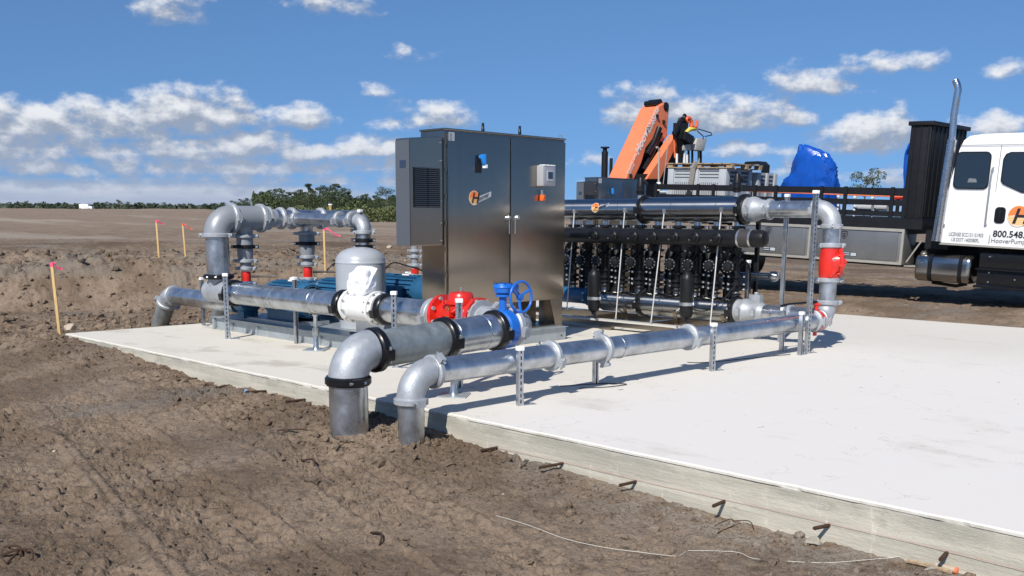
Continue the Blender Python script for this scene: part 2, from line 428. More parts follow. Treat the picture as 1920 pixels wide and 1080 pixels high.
def terrain(X, Y, detail=True):
    X = np.asarray(X, float); Y = np.asarray(Y, float)
    r = np.hypot(X, Y); ang = np.arctan2(Y, X)
    zf = np.interp(Y, EDGEY, EDGEZ)
    dx = SX0-X
    z = zf+(-.30-zf)*sst(.1, 2.2, dx)                     # in front of the pad
    z = np.where(X > SX0, zf, z)
    left = sst(13.6, 14.6, Y)
    zl = -.12-.14*sst(14., 18., Y)
    z = z*(1-left*sst(4.6, 5.6, X))+zl*left*sst(4.6, 5.6, X)
    # cut bank across the left of the view
    foot = Y-(20.2-.62*(X-6.7))+.45*fbm(X*.35, Y*.35, 3, 71)
    wob = .45*fbm(X*.9, Y*.9, 3, 61)
    leftness = sst(.78, .98, ang)
    top = (.52+.16*fbm(X*.22, Y*.22, 3, 33))*leftness+.28*(1-leftness)
    bank = sst(-.2, 1.5, foot+wob*.6)
    z = z*(1-bank)+(top)*bank
    # back and right of the pad
    back = sst(SX1-.1, SX1+1.0, X)*(1-sst(16, 20, Y))
    z = z*(1-back)+(.0+.1*sst(16, 18.2, X))*back
    # hollow and ridge beyond the bank
    z = z+(.14*np.exp(-((r-34)/5.)**2)*(1+.8*fbm(X*.2, Y*.2, 3, 5))-.12*sst(36, 60, r))*leftness
    far = sst(55, 300, r)
    px = 960+FPX*np.tan(np.clip(YAW-ang, -1.2, 1.2))
    amp = 2.35*(1-sst(380, 560, px))+.75
    z = z+far*amp+(.35*fbm(X*.015, Y*.015, 3, 9))*far
    if not detail: return z
    inside = (X > SX0+.02) & (X < SX1-.02) & (Y > SY0) & (Y < SY1-.02)
    near = 1-sst(30, 90, r)
    rough = .25+.75*sst(-.25, .35, fbm(X*.45+3, Y*.45, 3, 21))
    edge = np.exp(-((X-4.95)/.55)**2)*(Y < 14.5)+.9*np.exp(-((Y-14.5)/.9)**2)*(X > 4.5)*(X < 16)
    rub = bank*(1-sst(16, 30, r-6))*leftness
    rgh = rough*.75+edge*.8+rub*1.6+.35*bank
    smoothpatch = sst(2.0, 3.4, X)*(1-sst(4.2, 5.4, Y))    # trodden ground beside the pad
    rgh = rgh*(1-.72*smoothpatch)
    z = z+.03*fbm(X*.7, Y*.7, 4, 2)*(1-.5*smoothpatch)*(1+.6*rub)
    z = z+rgh*.020*fbm(X*4.3, Y*4.3, 4, 11, .6)
    w = np.clip(1-worley(X*7, Y*7, 3), 0, 1); w2 = np.clip(1-worley(X*16, Y*16, 8), 0, 1); w3 = np.clip(1-worley(X*3.1, Y*3.1, 14), 0, 1)
    z = z+near*rgh*(.030*w**.7*sst(-.1, .4, fbm(X*1.9, Y*1.9, 2, 41))+.014*w2**.7)
    z = z+rub*.16*w3**.8*sst(-.2, .3, fbm(X*.8, Y*.8, 2, 43))
    z = z+near*.007*fbm(X*22, Y*22, 3, 77, .7)
    # pits and torn edges
    pt = fbm(X*5.5, Y*5.5, 4, 131, .62); z = z-near*(.35+.65*rough)*.030*sst(.22, .34, pt)*(1-.6*smoothpatch)
    pt2 = fbm(X*13, Y*13, 3, 137, .6); z = z-near*.014*sst(.25, .4, pt2)
    # tracked-machine prints running roughly along the pad edge in the left foreground
    td = np.array([.22, .975]); 
    s_ = X*td[0]+Y*td[1]; t_ = X*td[1]-Y*td[0]
    base = terrain(X, Y, False)
    for t0, wd, s0 in ((.72, .40, 0), (1.62, .34, .3), (2.75, .30, .1), (-.35, .42, .2)):
        q = (t_-t0)/wd+.12*fbm(s_*.5, s_*0+t0, 2, 91)
        msk = sst(1.05, .8, np.abs(q))*sst(-.35, .25, fbm(X*.6, Y*.6, 2, 55)+.25)*sst(13, 9.5, s_)*sst(2.5, 3.2, s_)*(1 if t0 < 1 else .6)
        lug = np.sin((s_+s0+.10*np.abs(q))*2*PI/.155)
        lug = lug+.9*fbm(s_*4, t_*4, 3, 93)
        dash = np.sin((t_*(1+.25*np.sin(np.floor((s_+s0+.1*np.abs(q))/.155)*2.4))+.37*np.floor((s_+s0+.10*np.abs(q))/.155))*2*PI/.17)+.8*fbm(s_*6, t_*6, 2, 97)
        z = z*(1-.8*msk)+base*.8*msk
        z = z+msk*(-.04+.056*sst(-.1, .3, lug)*sst(-.75, -.35, dash))
        z = z+.024*(1+.8*fbm(s_*5, t_*5, 2, 95))*sst(.14, 0, np.abs(np.abs(q)-1.08))*sst(11, 8, s_)*sst(-.3, .3, fbm(X*.9, Y*.9, 2, 56)+.2)
    z = np.where(inside, -.34, z)
    # never above the concrete right at its edge
    lim = (X > SX0-.06) & (X < SX1+.06) & (Y > SY0) & (Y < SY1+.06)
    z = np.where(lim, np.minimum(z, -.02), z)
    return z
def tz(x, y): return float(terrain(np.array([x]), np.array([y]))[0])

def build_ground():
    a = [YAW+math.radians(d) for d in np.concatenate([np.arange(-180, -36, 4), np.arange(-36, 38, .085), np.arange(38, 180, 4)])]
    a = np.array(a)
    rr = np.concatenate([[.3, .8, 1.4, 2., 2.5], 2.9*np.exp(np.arange(0, 900)*math.log(42/2.9)/900), 42*np.exp(np.arange(0, 150)*math.log(4500/42)/149.)])
    A, Rr = np.meshgrid(a, rr)
    X = Rr*np.cos(A); Y = Rr*np.sin(A)
    Z = terrain(X.ravel(), Y.ravel()).reshape(X.shape)
    n, k = X.shape
    co = np.stack([X, Y, Z], -1).reshape(-1, 3)
    idx = np.arange(n*k).reshape(n, k)
    i0 = idx[:-1, :]; i1 = idx[1:, :]
    q = np.stack([i0, i1, np.roll(i1, -1, 1), np.roll(i0, -1, 1)], -1).reshape(-1, 4)
    me = bpy.data.meshes.new('ground')
    co = np.vstack([co, [[0, 0, float(Z[0].mean())]]])
    tri = np.stack([idx[0], np.roll(idx[0], -1), np.full(k, n*k)], -1)
    me.vertices.add(len(co)); me.vertices.foreach_set('co', co.ravel())
    nl = q.size+tri.size
    me.loops.add(nl); me.loops.foreach_set('vertex_index', np.concatenate([q.ravel(), tri.ravel()]).astype(np.int32))
    me.polygons.add(len(q)+len(tri))
    ls = np.concatenate([np.arange(len(q))*4, q.size+np.arange(len(tri))*3]).astype(np.int32)
    me.polygons.foreach_set('loop_start', ls)
    me.update(calc_edges=True); me.validate()
    me.shade_smooth()
    o = bpy.data.objects.new('ground', me); scene.collection.objects.link(o); o['kind'] = 'structure'
    # dirt material
    m = bpy.data.materials.new('bare_dirt'); m.use_nodes = True; t = m.node_tree; b = t.nodes['Principled BSDF']
    b.inputs['Roughness'].default_value = .95; b.inputs['Specular IOR Level'].default_value = .15
    g = t.nodes.new('ShaderNodeNewGeometry')
    def noise(scale, det=5, rough=.6, st=None):
        nn = t.nodes.new('ShaderNodeTexNoise'); nn.inputs['Scale'].default_value = scale; nn.inputs['Detail'].default_value = det; nn.inputs['Roughness'].default_value = rough
        if st:
            mp = t.nodes.new('ShaderNodeMapping'); mp.inputs['Scale'].default_value = st; mp.inputs['Rotation'].default_value = (0, 0, math.radians(-44)); t.links.new(g.outputs['Position'], mp.inputs[0]); t.links.new(mp.outputs[0], nn.inputs['Vector'])
        else: t.links.new(g.outputs['Position'], nn.inputs['Vector'])
        return nn.outputs[0]
    def mix(f, c1, c2):
        x = t.nodes.new('ShaderNodeMix'); x.data_type = 'RGBA'
        t.links.new(f, x.inputs[0])
        for i, c in ((6, c1), (7, c2)):
            if isinstance(c, tuple): x.inputs[i].default_value = (*c, 1)
            else: t.links.new(c, x.inputs[i])
        return x.outputs[2]
    c = mix(smooth(t, noise(.9, 6), .38, .62), (.178, .127, .086), (.292, .218, .155))
    c = mix(smooth(t, noise(7, 5, .7), .5, .72), c, (.115, .086, .062))
    c = mix(smooth(t, noise(.33, 4), .55, .68), c, (.215, .185, .155))
    sp = t.nodes.new('ShaderNodeSeparateXYZ'); t.links.new(g.outputs['Position'], sp.inputs[0])
    ln = t.nodes.new('ShaderNodeVectorMath'); ln.operation = 'LENGTH'; t.links.new(g.outputs['Position'], ln.inputs[0])
    r_ = ln.outputs['Value']
    # grey rubble on the bank top, pale graded sand far away
    rub = mth(t, 'MULTIPLY', smooth(t, sp.outputs[2], .25, .5), smooth(t, noise(.5, 4), .46, .56))
    rub = mth(t, 'MULTIPLY', rub, mth(t, 'SUBTRACT', 1., smooth(t, r_, 24, 34)))
    c = mix(mth(t, 'MULTIPLY', rub, .8), c, (.22, .185, .145))
    farm = smooth(t, r_, 45, 120)
    c = mix(mth(t, 'MULTIPLY', farm, .75), c, (.25, .19, .14))
    sand = mth(t, 'MULTIPLY', smooth(t, noise(.035, 6, .65, (1.6, .35, 1)), .52, .66), smooth(t, r_, 38, 70))
    c = mix(mth(t, 'MULTIPLY', sand, .8), c, (.36, .31, .25))
    dkb = mth(t, 'MULTIPLY', mth(t, 'MULTIPLY', smooth(t, r_, 28, 32), mth(t, 'SUBTRACT', 1., smooth(t, r_, 40, 48))), smooth(t, noise(.3, 4), .45, .55))
    c = mix(mth(t, 'MULTIPLY', dkb, .5), c, (.07, .05, .036))
    # cement dust beside the near stretch of the pad
    ex = mth(t, 'MULTIPLY', smooth(t, sp.outputs[0], 4.3, 5.2), mth(t, 'SUBTRACT', 1., smooth(t, sp.outputs[1], 3.4, 5.2)))
    c = mix(mth(t, 'MULTIPLY', mth(t, 'MULTIPLY', ex, smooth(t, noise(5, 5, .7), .4, .6)), .75), c, (.34, .30, .25))
    c = mix(mth(t, 'MULTIPLY', smooth(t, noise(30, 5, .75), .5, .66), .55), c, (.075, .056, .042))
    c = mix(mth(t, 'MULTIPLY', smooth(t, noise(80, 3, .7), .5, .7), .35), c, (.34, .27, .21))
    wt = smooth(t, noise(55, 2, .5), .71, .76)
    c = mix(mth(t, 'MULTIPLY', wt, .5), c, (.42, .36, .28))
    t.links.new(c, b.inputs['Base Color'])
    bp = t.nodes.new('ShaderNodeBump'); bp.inputs['Strength'].default_value = 1.; bp.inputs['Distance'].default_value = .03
    bh = mth(t, 'ADD', mth(t, 'MULTIPLY', noise(38, 5, .72), 1.), mth(t, 'MULTIPLY', noise(9, 4, .6), 1.4))
    t.links.new(bh, bp.inputs['Height']); t.links.new(bp.outputs[0], b.inputs['Normal'])
    me.materials.append(m); M['dirt'] = m
    return o
build_ground()

# ---------------------------------------------------------------- concrete pad
def concrete():
    m = bpy.data.materials.new('pad_concrete'); m.use_nodes = True; t = m.node_tree; b = t.nodes['Principled BSDF']
    b.inputs['Roughness'].default_value = .85; b.inputs['Specular IOR Level'].default_value = .25
    g = t.nodes.new('ShaderNodeNewGeometry')
    def noise(scale, det=5, rough=.6, st=(1, 1, 1)):
        nn = t.nodes.new('ShaderNodeTexNoise'); nn.inputs['Scale'].default_value = scale; nn.inputs['Detail'].default_value = det; nn.inputs['Roughness'].default_value = rough
        mp = t.nodes.new('ShaderNodeMapping'); mp.inputs['Scale'].default_value = st; t.links.new(g.outputs['Position'], mp.inputs[0]); t.links.new(mp.outputs[0], nn.inputs['Vector'])
        return nn.outputs[0]
    def mix(f, c1, c2):
        x = t.nodes.new('ShaderNodeMix'); x.data_type = 'RGBA'
        t.links.new(f, x.inputs[0])
        for i, c in ((6, c1), (7, c2)):
            if isinstance(c, tuple): x.inputs[i].default_value = (*c, 1)
            else: t.links.new(c, x.inputs[i])
        return x.outputs[2]
    sp = t.nodes.new('ShaderNodeSeparateXYZ'); t.links.new(g.outputs['Position'], sp.inputs[0])
    wy = mth(t, 'ADD', sp.outputs[1], mth(t, 'MULTIPLY', noise(.7), 1.5))
    top = mix(smooth(t, wy, 5.5, 8.5), (.68, .64, .585), (.62, .58, .50))
    wx = mth(t, 'ADD', sp.outputs[0], mth(t, 'MULTIPLY', noise(.5), 2.5))
    top = mix(smooth(t, wx, 12.2, 14.5), top, (.60, .565, .50))
    top = mix(mth(t, 'MULTIPLY', smooth(t, noise(1.3, 7, .7, (1, .45, 1)), .55, .75), .6), top, (.45, .41, .35))
    top = mix(mth(t, 'MULTIPLY', smooth(t, noise(2.5, 7, .7, (.35, 1, 1)), .5, .8), .35), top, (.66, .66, .65))
    # stains under the manifold
    st = mth(t, 'MULTIPLY', mth(t, 'MULTIPLY', smooth(t, noise(1.6, 5, .6, (1, .5, 1)), .52, .66), smooth(t, sp.outputs[1], 7.5, 9)), .55)
    top = mix(st, top, (.36, .31, .25))
    pk = smooth(t, noise(11, 2.5, .5, (.5, 1.6, 1)), .725, .75)
    top = mix(mth(t, 'MULTIPLY', pk, .75), top, (.16, .155, .15))
    # hairline crack
    cw = noise(.55, 8, .55, (1, 1, 1))
    ck = mth(t, 'LESS_THAN', mth(t, 'ABSOLUTE', mth(t, 'SUBTRACT', cw, .47)), .0009)
    top = mix(mth(t, 'MULTIPLY', ck, .35), top, (.25, .24, .22))
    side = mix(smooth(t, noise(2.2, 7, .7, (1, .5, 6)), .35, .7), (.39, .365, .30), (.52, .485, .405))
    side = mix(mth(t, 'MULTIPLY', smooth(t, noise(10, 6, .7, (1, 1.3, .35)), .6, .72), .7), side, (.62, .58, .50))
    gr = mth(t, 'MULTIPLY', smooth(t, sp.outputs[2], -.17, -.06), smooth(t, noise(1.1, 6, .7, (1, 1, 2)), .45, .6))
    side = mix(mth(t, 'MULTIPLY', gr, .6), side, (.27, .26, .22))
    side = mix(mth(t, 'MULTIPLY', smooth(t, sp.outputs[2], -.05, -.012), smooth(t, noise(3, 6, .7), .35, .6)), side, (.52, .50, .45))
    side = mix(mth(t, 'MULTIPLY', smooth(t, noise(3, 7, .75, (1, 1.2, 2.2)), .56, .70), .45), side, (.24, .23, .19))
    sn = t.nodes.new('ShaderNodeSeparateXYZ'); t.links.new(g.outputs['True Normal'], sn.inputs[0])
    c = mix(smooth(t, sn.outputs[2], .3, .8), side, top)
    t.links.new(c, b.inputs['Base Color'])
    bp = t.nodes.new('ShaderNodeBump'); bp.inputs['Distance'].default_value = .008; t.links.new(mth(t, 'MULTIPLY_ADD', smooth(t, sn.outputs[2], .3, .8), -.5, .6), bp.inputs['Strength'])
    bh = mth(t, 'ADD', noise(25, 5, .7, (1, 1, 3)), mth(t, 'MULTIPLY', noise(3, 5, .6, (1, .3, 8)), 1.2))
    t.links.new(bh, bp.inputs['Height']); t.links.new(bp.outputs[0], b.inputs['Normal'])
    return m
def build_pad():
    # top edge slightly wavering, side face faintly stepped like a board-formed pour
    ny, nx = 420, 3
    ys = np.linspace(SY0, SY1, ny)
    v = []; f = []
    wx = .010*fbm(ys*3, ys*0, 5, 5)
    prof = [(-.42, -.004), (-.14, .0), (-.028, .002), (-.022, -.006), (-.008, -.002), (0, .007)]
    np_ = len(prof)
    for j, y in enumerate(ys):
        for k, (z, o) in enumerate(prof):
            chip = .012*max(0, float(h2(np.array([j//3]), np.array([7]), 3)[0])-.8)*5 if k >= 3 else 0
            v.append((SX0+o+wx[j]*(1 if k > 2 else .4)+chip, y, z-(.004*chip*60 if k == 4 else 0)))
    for j in range(ny-1):
        for k in range(np_-1): f.append((j*np_+k, j*np_+k+1, (j+1)*np_+k+1, (j+1)*np_+k))
    b0 = len(v)
    xs = [SX0+.35, 9, 13, SX1-.02, SX1]
    zs = [0, 0, 0, 0, -.42]
    for j, y in enumerate(ys):
        for x, z in zip(xs, zs): v.append((x, y, z))
    for j in range(ny-1):
        f.append((j*np_+np_-1, b0+j*5, b0+(j+1)*5, (j+1)*np_+np_-1))
        for k in range(4): f.append((b0+j*5+k, b0+j*5+k+1, b0+(j+1)*5+k+1, b0+(j+1)*5+k))
    for j, rev in ((0, 0), (ny-1, 1)):
        lp = [j*np_+k for k in range(np_)]+[b0+j*5+k for k in range(5)]
        f.append(tuple(lp if rev else lp[::-1]))
    me = bpy.data.meshes.new('concrete_pad'); me.from_pydata(v, [], f)
    bm = bmesh.new(); bm.from_mesh(me); bmesh.ops.recalc_face_normals(bm, faces=bm.faces); bm.to_mesh(me); bm.free()
    me.materials.append(concrete()); M['concrete'] = me.materials[0]
    o = bpy.data.objects.new('concrete_pad', me); scene.collection.objects.link(o); o['kind'] = 'structure'
    o['label'] = 'broad pale concrete equipment pad with raised edge'
build_pad()

# ---------------------------------------------------------------- loose clods (uncountable)
def clods():
    rng = np.random.default_rng(4)
    ico = bmesh.new(); bmesh.ops.create_icosphere(ico, subdivisions=1, radius=1)
    iv = np.array([v.co[:] for v in ico.verts]); fi = np.array([[v.index for v in f.verts] for f in ico.faces]); ico.free()
    P = []
    def put(x, y, s): P.append((x, y, s))
    for i in range(2600):   # along the pad edge
        y = rng.uniform(-1, 14.2); x = 5.2-abs(rng.normal(0, .42)); put(x, y, rng.uniform(.004, .015)*(1+2*(rng.random() < .08)))
    for i in range(700):    # heap round the two risers
        put(4.75+rng.normal(0, .38), 6.3+rng.normal(0, .75), rng.uniform(.005, .020)*(1+1.2*(rng.random() < .12)))
    for i in range(5200):
        r = 3.2+abs(rng.normal(0, 5)); a = YAW+rng.uniform(-.3, .62); put(r*math.cos(a), r*math.sin(a), rng.uniform(.004, .013)*(1+1.5*(rng.random() < .07)))
    for i in range(2600):   # bank and rubble
        r = rng.uniform(16, 30); a = YAW+rng.uniform(.06, .56); put(r*math.cos(a), r*math.sin(a), rng.uniform(.015, .055)*(1+1.0*(rng.random() < .1)))
    P = np.array([p for p in P if not (p[0] > SX0-.02 and p[0] < SX1+.05 and p[1] < SY1+.05)])
    z = terrain(P[:, 0], P[:, 1])
    n = len(P); k = len(iv)
    V = np.zeros((n, k, 3))
    jit = 1+.35*rng.uniform(-1, 1, (n, k, 1))
    scl = rng.uniform(.6, 1.4, (n, 1, 3)); scl[:, :, 2] *= .75
    V = iv[None]*jit*scl*P[:, 2][:, None, None]
    th = rng.uniform(0, 6.28, n); c, s = np.cos(th)[:, None], np.sin(th)[:, None]
    x = V[..., 0]*c-V[..., 1]*s; y = V[..., 0]*s+V[..., 1]*c
    V[..., 0] = x+P[:, 0][:, None]; V[..., 1] = y+P[:, 1][:, None]; V[..., 2] += (z+P[:, 2]*.25)[:, None]
    F = (fi[None]+(np.arange(n)*k)[:, None, None]).reshape(-1, 3)
    me = bpy.data.meshes.new('dirt_clods'); me.from_pydata(V.reshape(-1, 3).tolist(), [], F.tolist()); me.materials.append(M['dirt'])
    o = bpy.data.objects.new('dirt_clods', me); scene.collection.objects.link(o)
    tag(o, 'loose brown clods and crumbs scattered over the bare dirt', 'dirt', kind='stuff')
clods()
# ---------------------------------------------------------------- strut posts (slotted channel, white cap)
def strut(x, y, h, label, face=(-1, 0, 0), w=.041, d=.041, slots=True, z0=0., lean=(0, 0), cap=True, group='slotted support posts'):
    root = thing('strut_post', label, 'post', (x, y, z0), group)
    ax = unit((lean[0], lean[1], h)); f = unit(V3(face)-ax*np.dot(face, ax)); s = np.cross(ax, f)
    b = V3((x, y, z0)); mb = MB(); t = .005
    def slab(cu, cs, su, ss, a0, a1):
        c = b+f*cu+s*cs+ax*(a0+a1)/2; mb.box(c, (su, ss, a1-a0), ux=f, uz=ax)
    slab(0, w/2, d, t, 0, h); slab(0, -w/2, d, t, 0, h)
    if slots:
        slab(d/2, w*.31, t, w*.34, 0, h); slab(d/2, -w*.31, t, w*.34, 0, h)
        n = max(2, int(h/.05)); 
        for i in range(n): slab(d/2, 0, t, w*.30, h*i/n, h*i/n+h/n*.42)
    else:
        slab(d/2, w*.36, t, w*.24, 0, h); slab(d/2, -w*.36, t, w*.24, 0, h)
    slab(-d/2, 0, t, w, 0, h)
    mb.build('channel', 'galv', root, smooth=False)
    mb = MB(); mb.box(b+s*.075+ax*.004, (.045, .15, .008), ux=f, uz=ax); mb.box(b+s*(w/2+.006)+ax*.04, (.035, .006, .08), ux=f, uz=ax)
    mb.cyl(b+s*.11, b+s*.11+ax*.03, .009, seg=8)
    mb.build('foot_plate', 'galv', root, smooth=False)
    if cap:
        mb = MB(); mb.box(b+ax*(h+.012), (d+.014, w+.014, .038), ux=f, uz=ax); mb.build('cap', 'whitecap', root, bevel=.004)
    return root
NX = (0, -1, 0)
strut(7.148, 13.40, .665, 'slotted steel post at the far left corner of the pad beside the tall riser', (-1, 0, 0))
strut(6.55, 11.66, .815, 'white capped slotted post in front of the left end of the galvanised manifold', (-.6, -.8, 0), w=.055)
strut(6.93, 10.655, .80, 'white capped post behind the manifold just left of the round pipe stand', NX, slots=False)
strut(6.53, 8.20, .775, 'white capped slotted post between the white flow meter and the red control valve', (-.8, -.6, 0), w=.05)
strut(6.17, 6.80, .80, 'open channel post rising in front of the red control valve', (-.5, -.86, 0), slots=False, w=.05)
strut(5.94, 5.79, .475, 'white capped slotted post nearest the camera on the slender pipe', (-.3, -.95, 0), w=.045)
strut(7.26, 6.07, .475, 'short post half hidden behind the slender pipe by its third coupling', (-.3, -.95, 0), slots=False)
strut(8.80, 5.78, .475, 'white capped slotted post at the middle of the long slender pipe', (-.3, -.95, 0), w=.045)
strut(10.74, 6.09, .50, 'short white capped post behind the end of the slender pipe by the black lever', NX, slots=False)
strut(10.82, 5.80, 1.865, 'tall slotted post in front of the upper galvanised pipe', (-.25, -.97, 0), w=.05)
strut(10.62, 5.78, .48, 'short dark channel post at the far end of the slender pipe', NX, slots=False)
strut(11.62, 6.62, 1.85, 'tall post rising behind the upper galvanised pipe', (0, -1, 0), slots=False, w=.045)
strut(11.72, 7.20, 1.0, 'medium height post with junction box beside the lower filter header', NX, slots=False)
strut(8.02, 10.75, 1.63, 'post carrying the thin upper branch pipe behind the grey tank', NX, slots=False)

def pipe_stand(x, y, ztop, label):
    root = thing('pipe_stand', label, 'pipe stand', (x, y, 0), 'round pipe stands')
    mb = MB(); mb.box((x, y, .006), (.26, .26, .012), ux=(.8, .6, 0)); mb.build('base_plate', 'skidmat', root)
    mb = MB(); mb.lathe((x, y, .012), (0, 0, 1), [(0, .045), (.03, .032), (ztop*.45, .030)], 18); mb.build('lower_tube', 'galv', root)
    mb = MB(); mb.lathe((x, y, ztop*.42), (0, 0, 1), [(0, .042), (.085, .042)], 8); mb.build('adjusting_nut', 'galv', root)
    mb = MB(); mb.lathe((x, y, ztop*.42+.085), (0, 0, 1), [(0, .024), (ztop*.58-.11, .024), (ztop*.58-.08, .04)], 16); mb.build('screw_rod', 'galv', root)
    return root
pipe_stand(6.76, 9.98, .42, 'round threaded stand under the middle of the manifold')
pipe_stand(5.86, 6.53, .33, 'round stand with square base plate under the large pipe')

def band(par, c, ax, r, m='galv', w=.03, name='strap_band'):
    mb = MB(); mb.lathe(c, ax, [(-w/2, r), (-w/2, r+.004), (w/2, r+.004), (w/2, r)], 32); a, u, v = frame(ax)
    mb.box(V3(c)-v*(r+.012)*(1 if v[0] > 0 else -1), (w, .03, .02), ux=a, uz=u)
    return mb.build(name, m, par)

# ---------------------------------------------------------------- slender delivery pipe along the front
A_, B_ = (1, 0, 0), (0, 1, 0)
Y2, R2 = 5.93, .104
root = thing('delivery_pipe', 'long slender galvanised pipe with elbow dropping into the dirt at the pad edge', 'pipe', (4.875, Y2, -.3), 'galvanised pipe runs')
mb = MB(); mb.cyl((4.875, Y2, -.45), (4.875, Y2, .15), R2, seg=32); mb.build('riser', 'galv', root)
mb = MB(); mb.elbow((4.875, Y2, .365), (0, 0, 1), A_, .19, R2+.008); mb.build('elbow', 'cast', root)
mb = MB(); mb.cyl((5.06, Y2, .365), (11.18, Y2, .352), R2, seg=36); mb.build('straight_pipe', 'galv', root)
coupling(root, (4.875, Y2, .155), (0, 0, 1), R2, .06, ear=(-.2, -.98, 0))
for x, e in ((5.10, (0, -.5, .6)), (6.47, (0, -1, -.35)), (7.18, (0, .3, 1)), (8.56, (0, -1, -.3))):
    coupling(root, (x, Y2, .362), A_, R2, .055, ear=e)
for x in (7.42, 10.9): band(root, (x, Y2, .357), A_, R2)

# ---------------------------------------------------------------- large pipe in the foreground
R1, Y1 = .157, 6.53
root = thing('intake_pipe', 'thick galvanised pipe with black couplings and big elbow rising from the dirt', 'pipe', (4.72, Y1, -.3), 'galvanised pipe runs')
mb = MB(); mb.cyl((4.72, Y1, -.5), (4.72, Y1, .26), R1, seg=40); mb.build('riser', 'galv', root)
def p1(x): return (x, Y1, .487+(x-4.97)*.042)
mb = MB(); mb.elbow((4.72, Y1, .487), (0, 0, 1), unit((1, 0, .042)), .23, R1+.004, 40, 16); mb.build('elbow', 'cast', root)
coupling(root, (4.72, Y1, .265), (0, 0, 1), R1, .075, 'black', ear=(-.25, -.97, 0), h=.03)
mb = MB(); mb.cyl(p1(4.94), p1(5.745), R1-.002, seg=40); mb.build('dull_pipe_length', 'galv_dull', root)
mb = MB(); mb.cyl(p1(5.745), p1(6.42), R1, seg=40); mb.build('bright_pipe_length', 'galv', root)
for x in (4.99, 5.75, 6.36): coupling(root, p1(x), (1, 0, .042), R1, .085, 'black', ear=(0, -1, -.12), h=.03)
band(root, p1(6.2), A_, R1); band(root, p1(5.84), A_, R1)
# ---------------------------------------------------------------- blue butterfly valve
c = V3(p1(6.47)); 
root = thing('butterfly_valve', 'bright blue butterfly valve with round handwheel on the thick pipe', 'valve', c-V3((0, 0, .25)))
mb = MB(); mb.lathe(c, A_, [(-.065, R1+.0), (-.065, R1+.01), (-.045, R1+.025), (.045, R1+.025), (.065, R1+.01), (.065, R1)], 40)
mb.build('body', 'blue', root)
mb = MB(); mb.cyl(c+V3((0, 0, R1)), c+V3((0, 0, .345)), .036); mb.lathe(c+V3((0, 0, .30)), (0, 0, 1), [(0, .07), (.02, .07)], 24); mb.build('neck', 'blue', root)
mb = MB(); mb.cyl(c-V3((0, 0, R1)), c-V3((0, 0, .26)), .032); mb.build('lower_trunnion', 'blue', root)
gb = c+V3((0, 0, .325))
mb = MB(); mb.lathe(gb, (0, 0, 1), [(0, .062), (.012, .085), (.05, .088), (.055, .094), (.066, .094), (.07, .088), (.092, .085), (.096, .05), (.10, .02)], 28)
mb.box(gb+V3((.055, -.055, .05)), (.11, .085, .075)); mb.box(gb+V3((.075, -.03, .05)), (.14, .06, .06))
g = mb.build('gearbox', 'blue', root, bevel=.004)
mb = MB()
for k in range(6):
    th = k*PI/3; mb.cyl(gb+V3((.078*math.cos(th), .078*math.sin(th), .06)), gb+V3((.078*math.cos(th), .078*math.sin(th), .10)), .008, seg=6)
mb.build('bolt', 'black', g)
# the wheel faces the right-hand front and stands clear of the gearbox
wd = unit((-.30, -.95, 0)); wd = unit((.02, -1, .03))
hub = V3(AY(976, 560, 6.30)); 
hub = gb+V3((.19, -.02, .05))+wd*.07
hx = V3(AY(977, 557, 6.42))
hub = hx
mb = MB(); mb.cyl(gb+V3((.08, -.04, .05)), hub, .014, seg=12); mb.build('shaft', 'black', g)
mb = MB(); mb.torus(hub, wd, .142, .0125, 48, 12)
a_, u_, v_ = frame(wd)
for k in range(3):
    th = PI/2+.05+k*2*PI/3; d = u_*math.cos(th+PI/2-.1)+v_*math.sin(th+PI/2-.1)
    mb.tube([hub-wd*.02, hub+d*.07-wd*.016, hub+d*.142], [.016, .014, .012], 10)
mb.cyl(hub-wd*.035, hub+wd*.012, .028)
mb.build('handwheel', 'blue', root)

# ---------------------------------------------------------------- manifold running away to the left
XM, ZM, RM = 6.76, .575, .140
root = thing('manifold_pipe', 'galvanised manifold pipe running along the pump skid with strap bands and couplings', 'pipe', (XM, 9.9, .35), 'galvanised pipe runs')
mb = MB(); mb.elbow((XM, Y1, .565), unit((1, 0, .02)), B_, .21, R1-.002, 36, 14); mb.build('return_elbow', 'cast', root)
coupling(root, (6.57, Y1, .56), A_, R1-.004, .075, 'cast', ear=(0, -1, -.15), h=.034)
coupling(root, (XM, 6.79, .568), B_, R1-.004, .075, 'cast', ear=(-.6, 0, .8), h=.034)
mb = MB(); mb.lathe((XM, 6.82, .568), B_, [(0, .158), (.10, .150), (.20, .145), (.27, .145), (.27, .20), (.30, .20), (.30, .12)], 36); mb.build('flange_adapter', 'cast', root)
mb = MB(); mb.lathe((XM, 7.74, ZM), B_, [(-.06, .12), (-.06, .20), (-.03, .20), (-.03, .15), (.1, .145)], 36); mb.build('flange_adapter', 'cast', root)
coupling(root, (XM, 7.84, ZM), B_, RM, .07, 'cast', ear=(-.9, 0, -.25), h=.03)
mb = MB(); mb.cyl((XM, 7.80, ZM), (XM, 8.66, ZM), RM, seg=40); mb.build('short_pipe_length', 'galv', root)
mb = MB(); mb.cyl((XM, 9.33, ZM), (XM, 11.86, ZM), RM, seg=40); mb.build('long_pipe_length', 'galv', root)
for y in (8.62, 9.38, 11.82): coupling(root, (XM, y, ZM), B_, RM+.002, .085, 'black', ear=(-.95, 0, -.2), h=.034)
for y in (10.78, 9.86, 8.28): band(root, (XM, y, ZM), B_, RM)
mb = MB(); mb.lathe((XM, 10.0, ZM), B_, [(-.05, RM+.001), (-.045, RM+.006), (.045, RM+.006), (.05, RM+.001)], 36); mb.build('saddle_ring', 'galv', root)
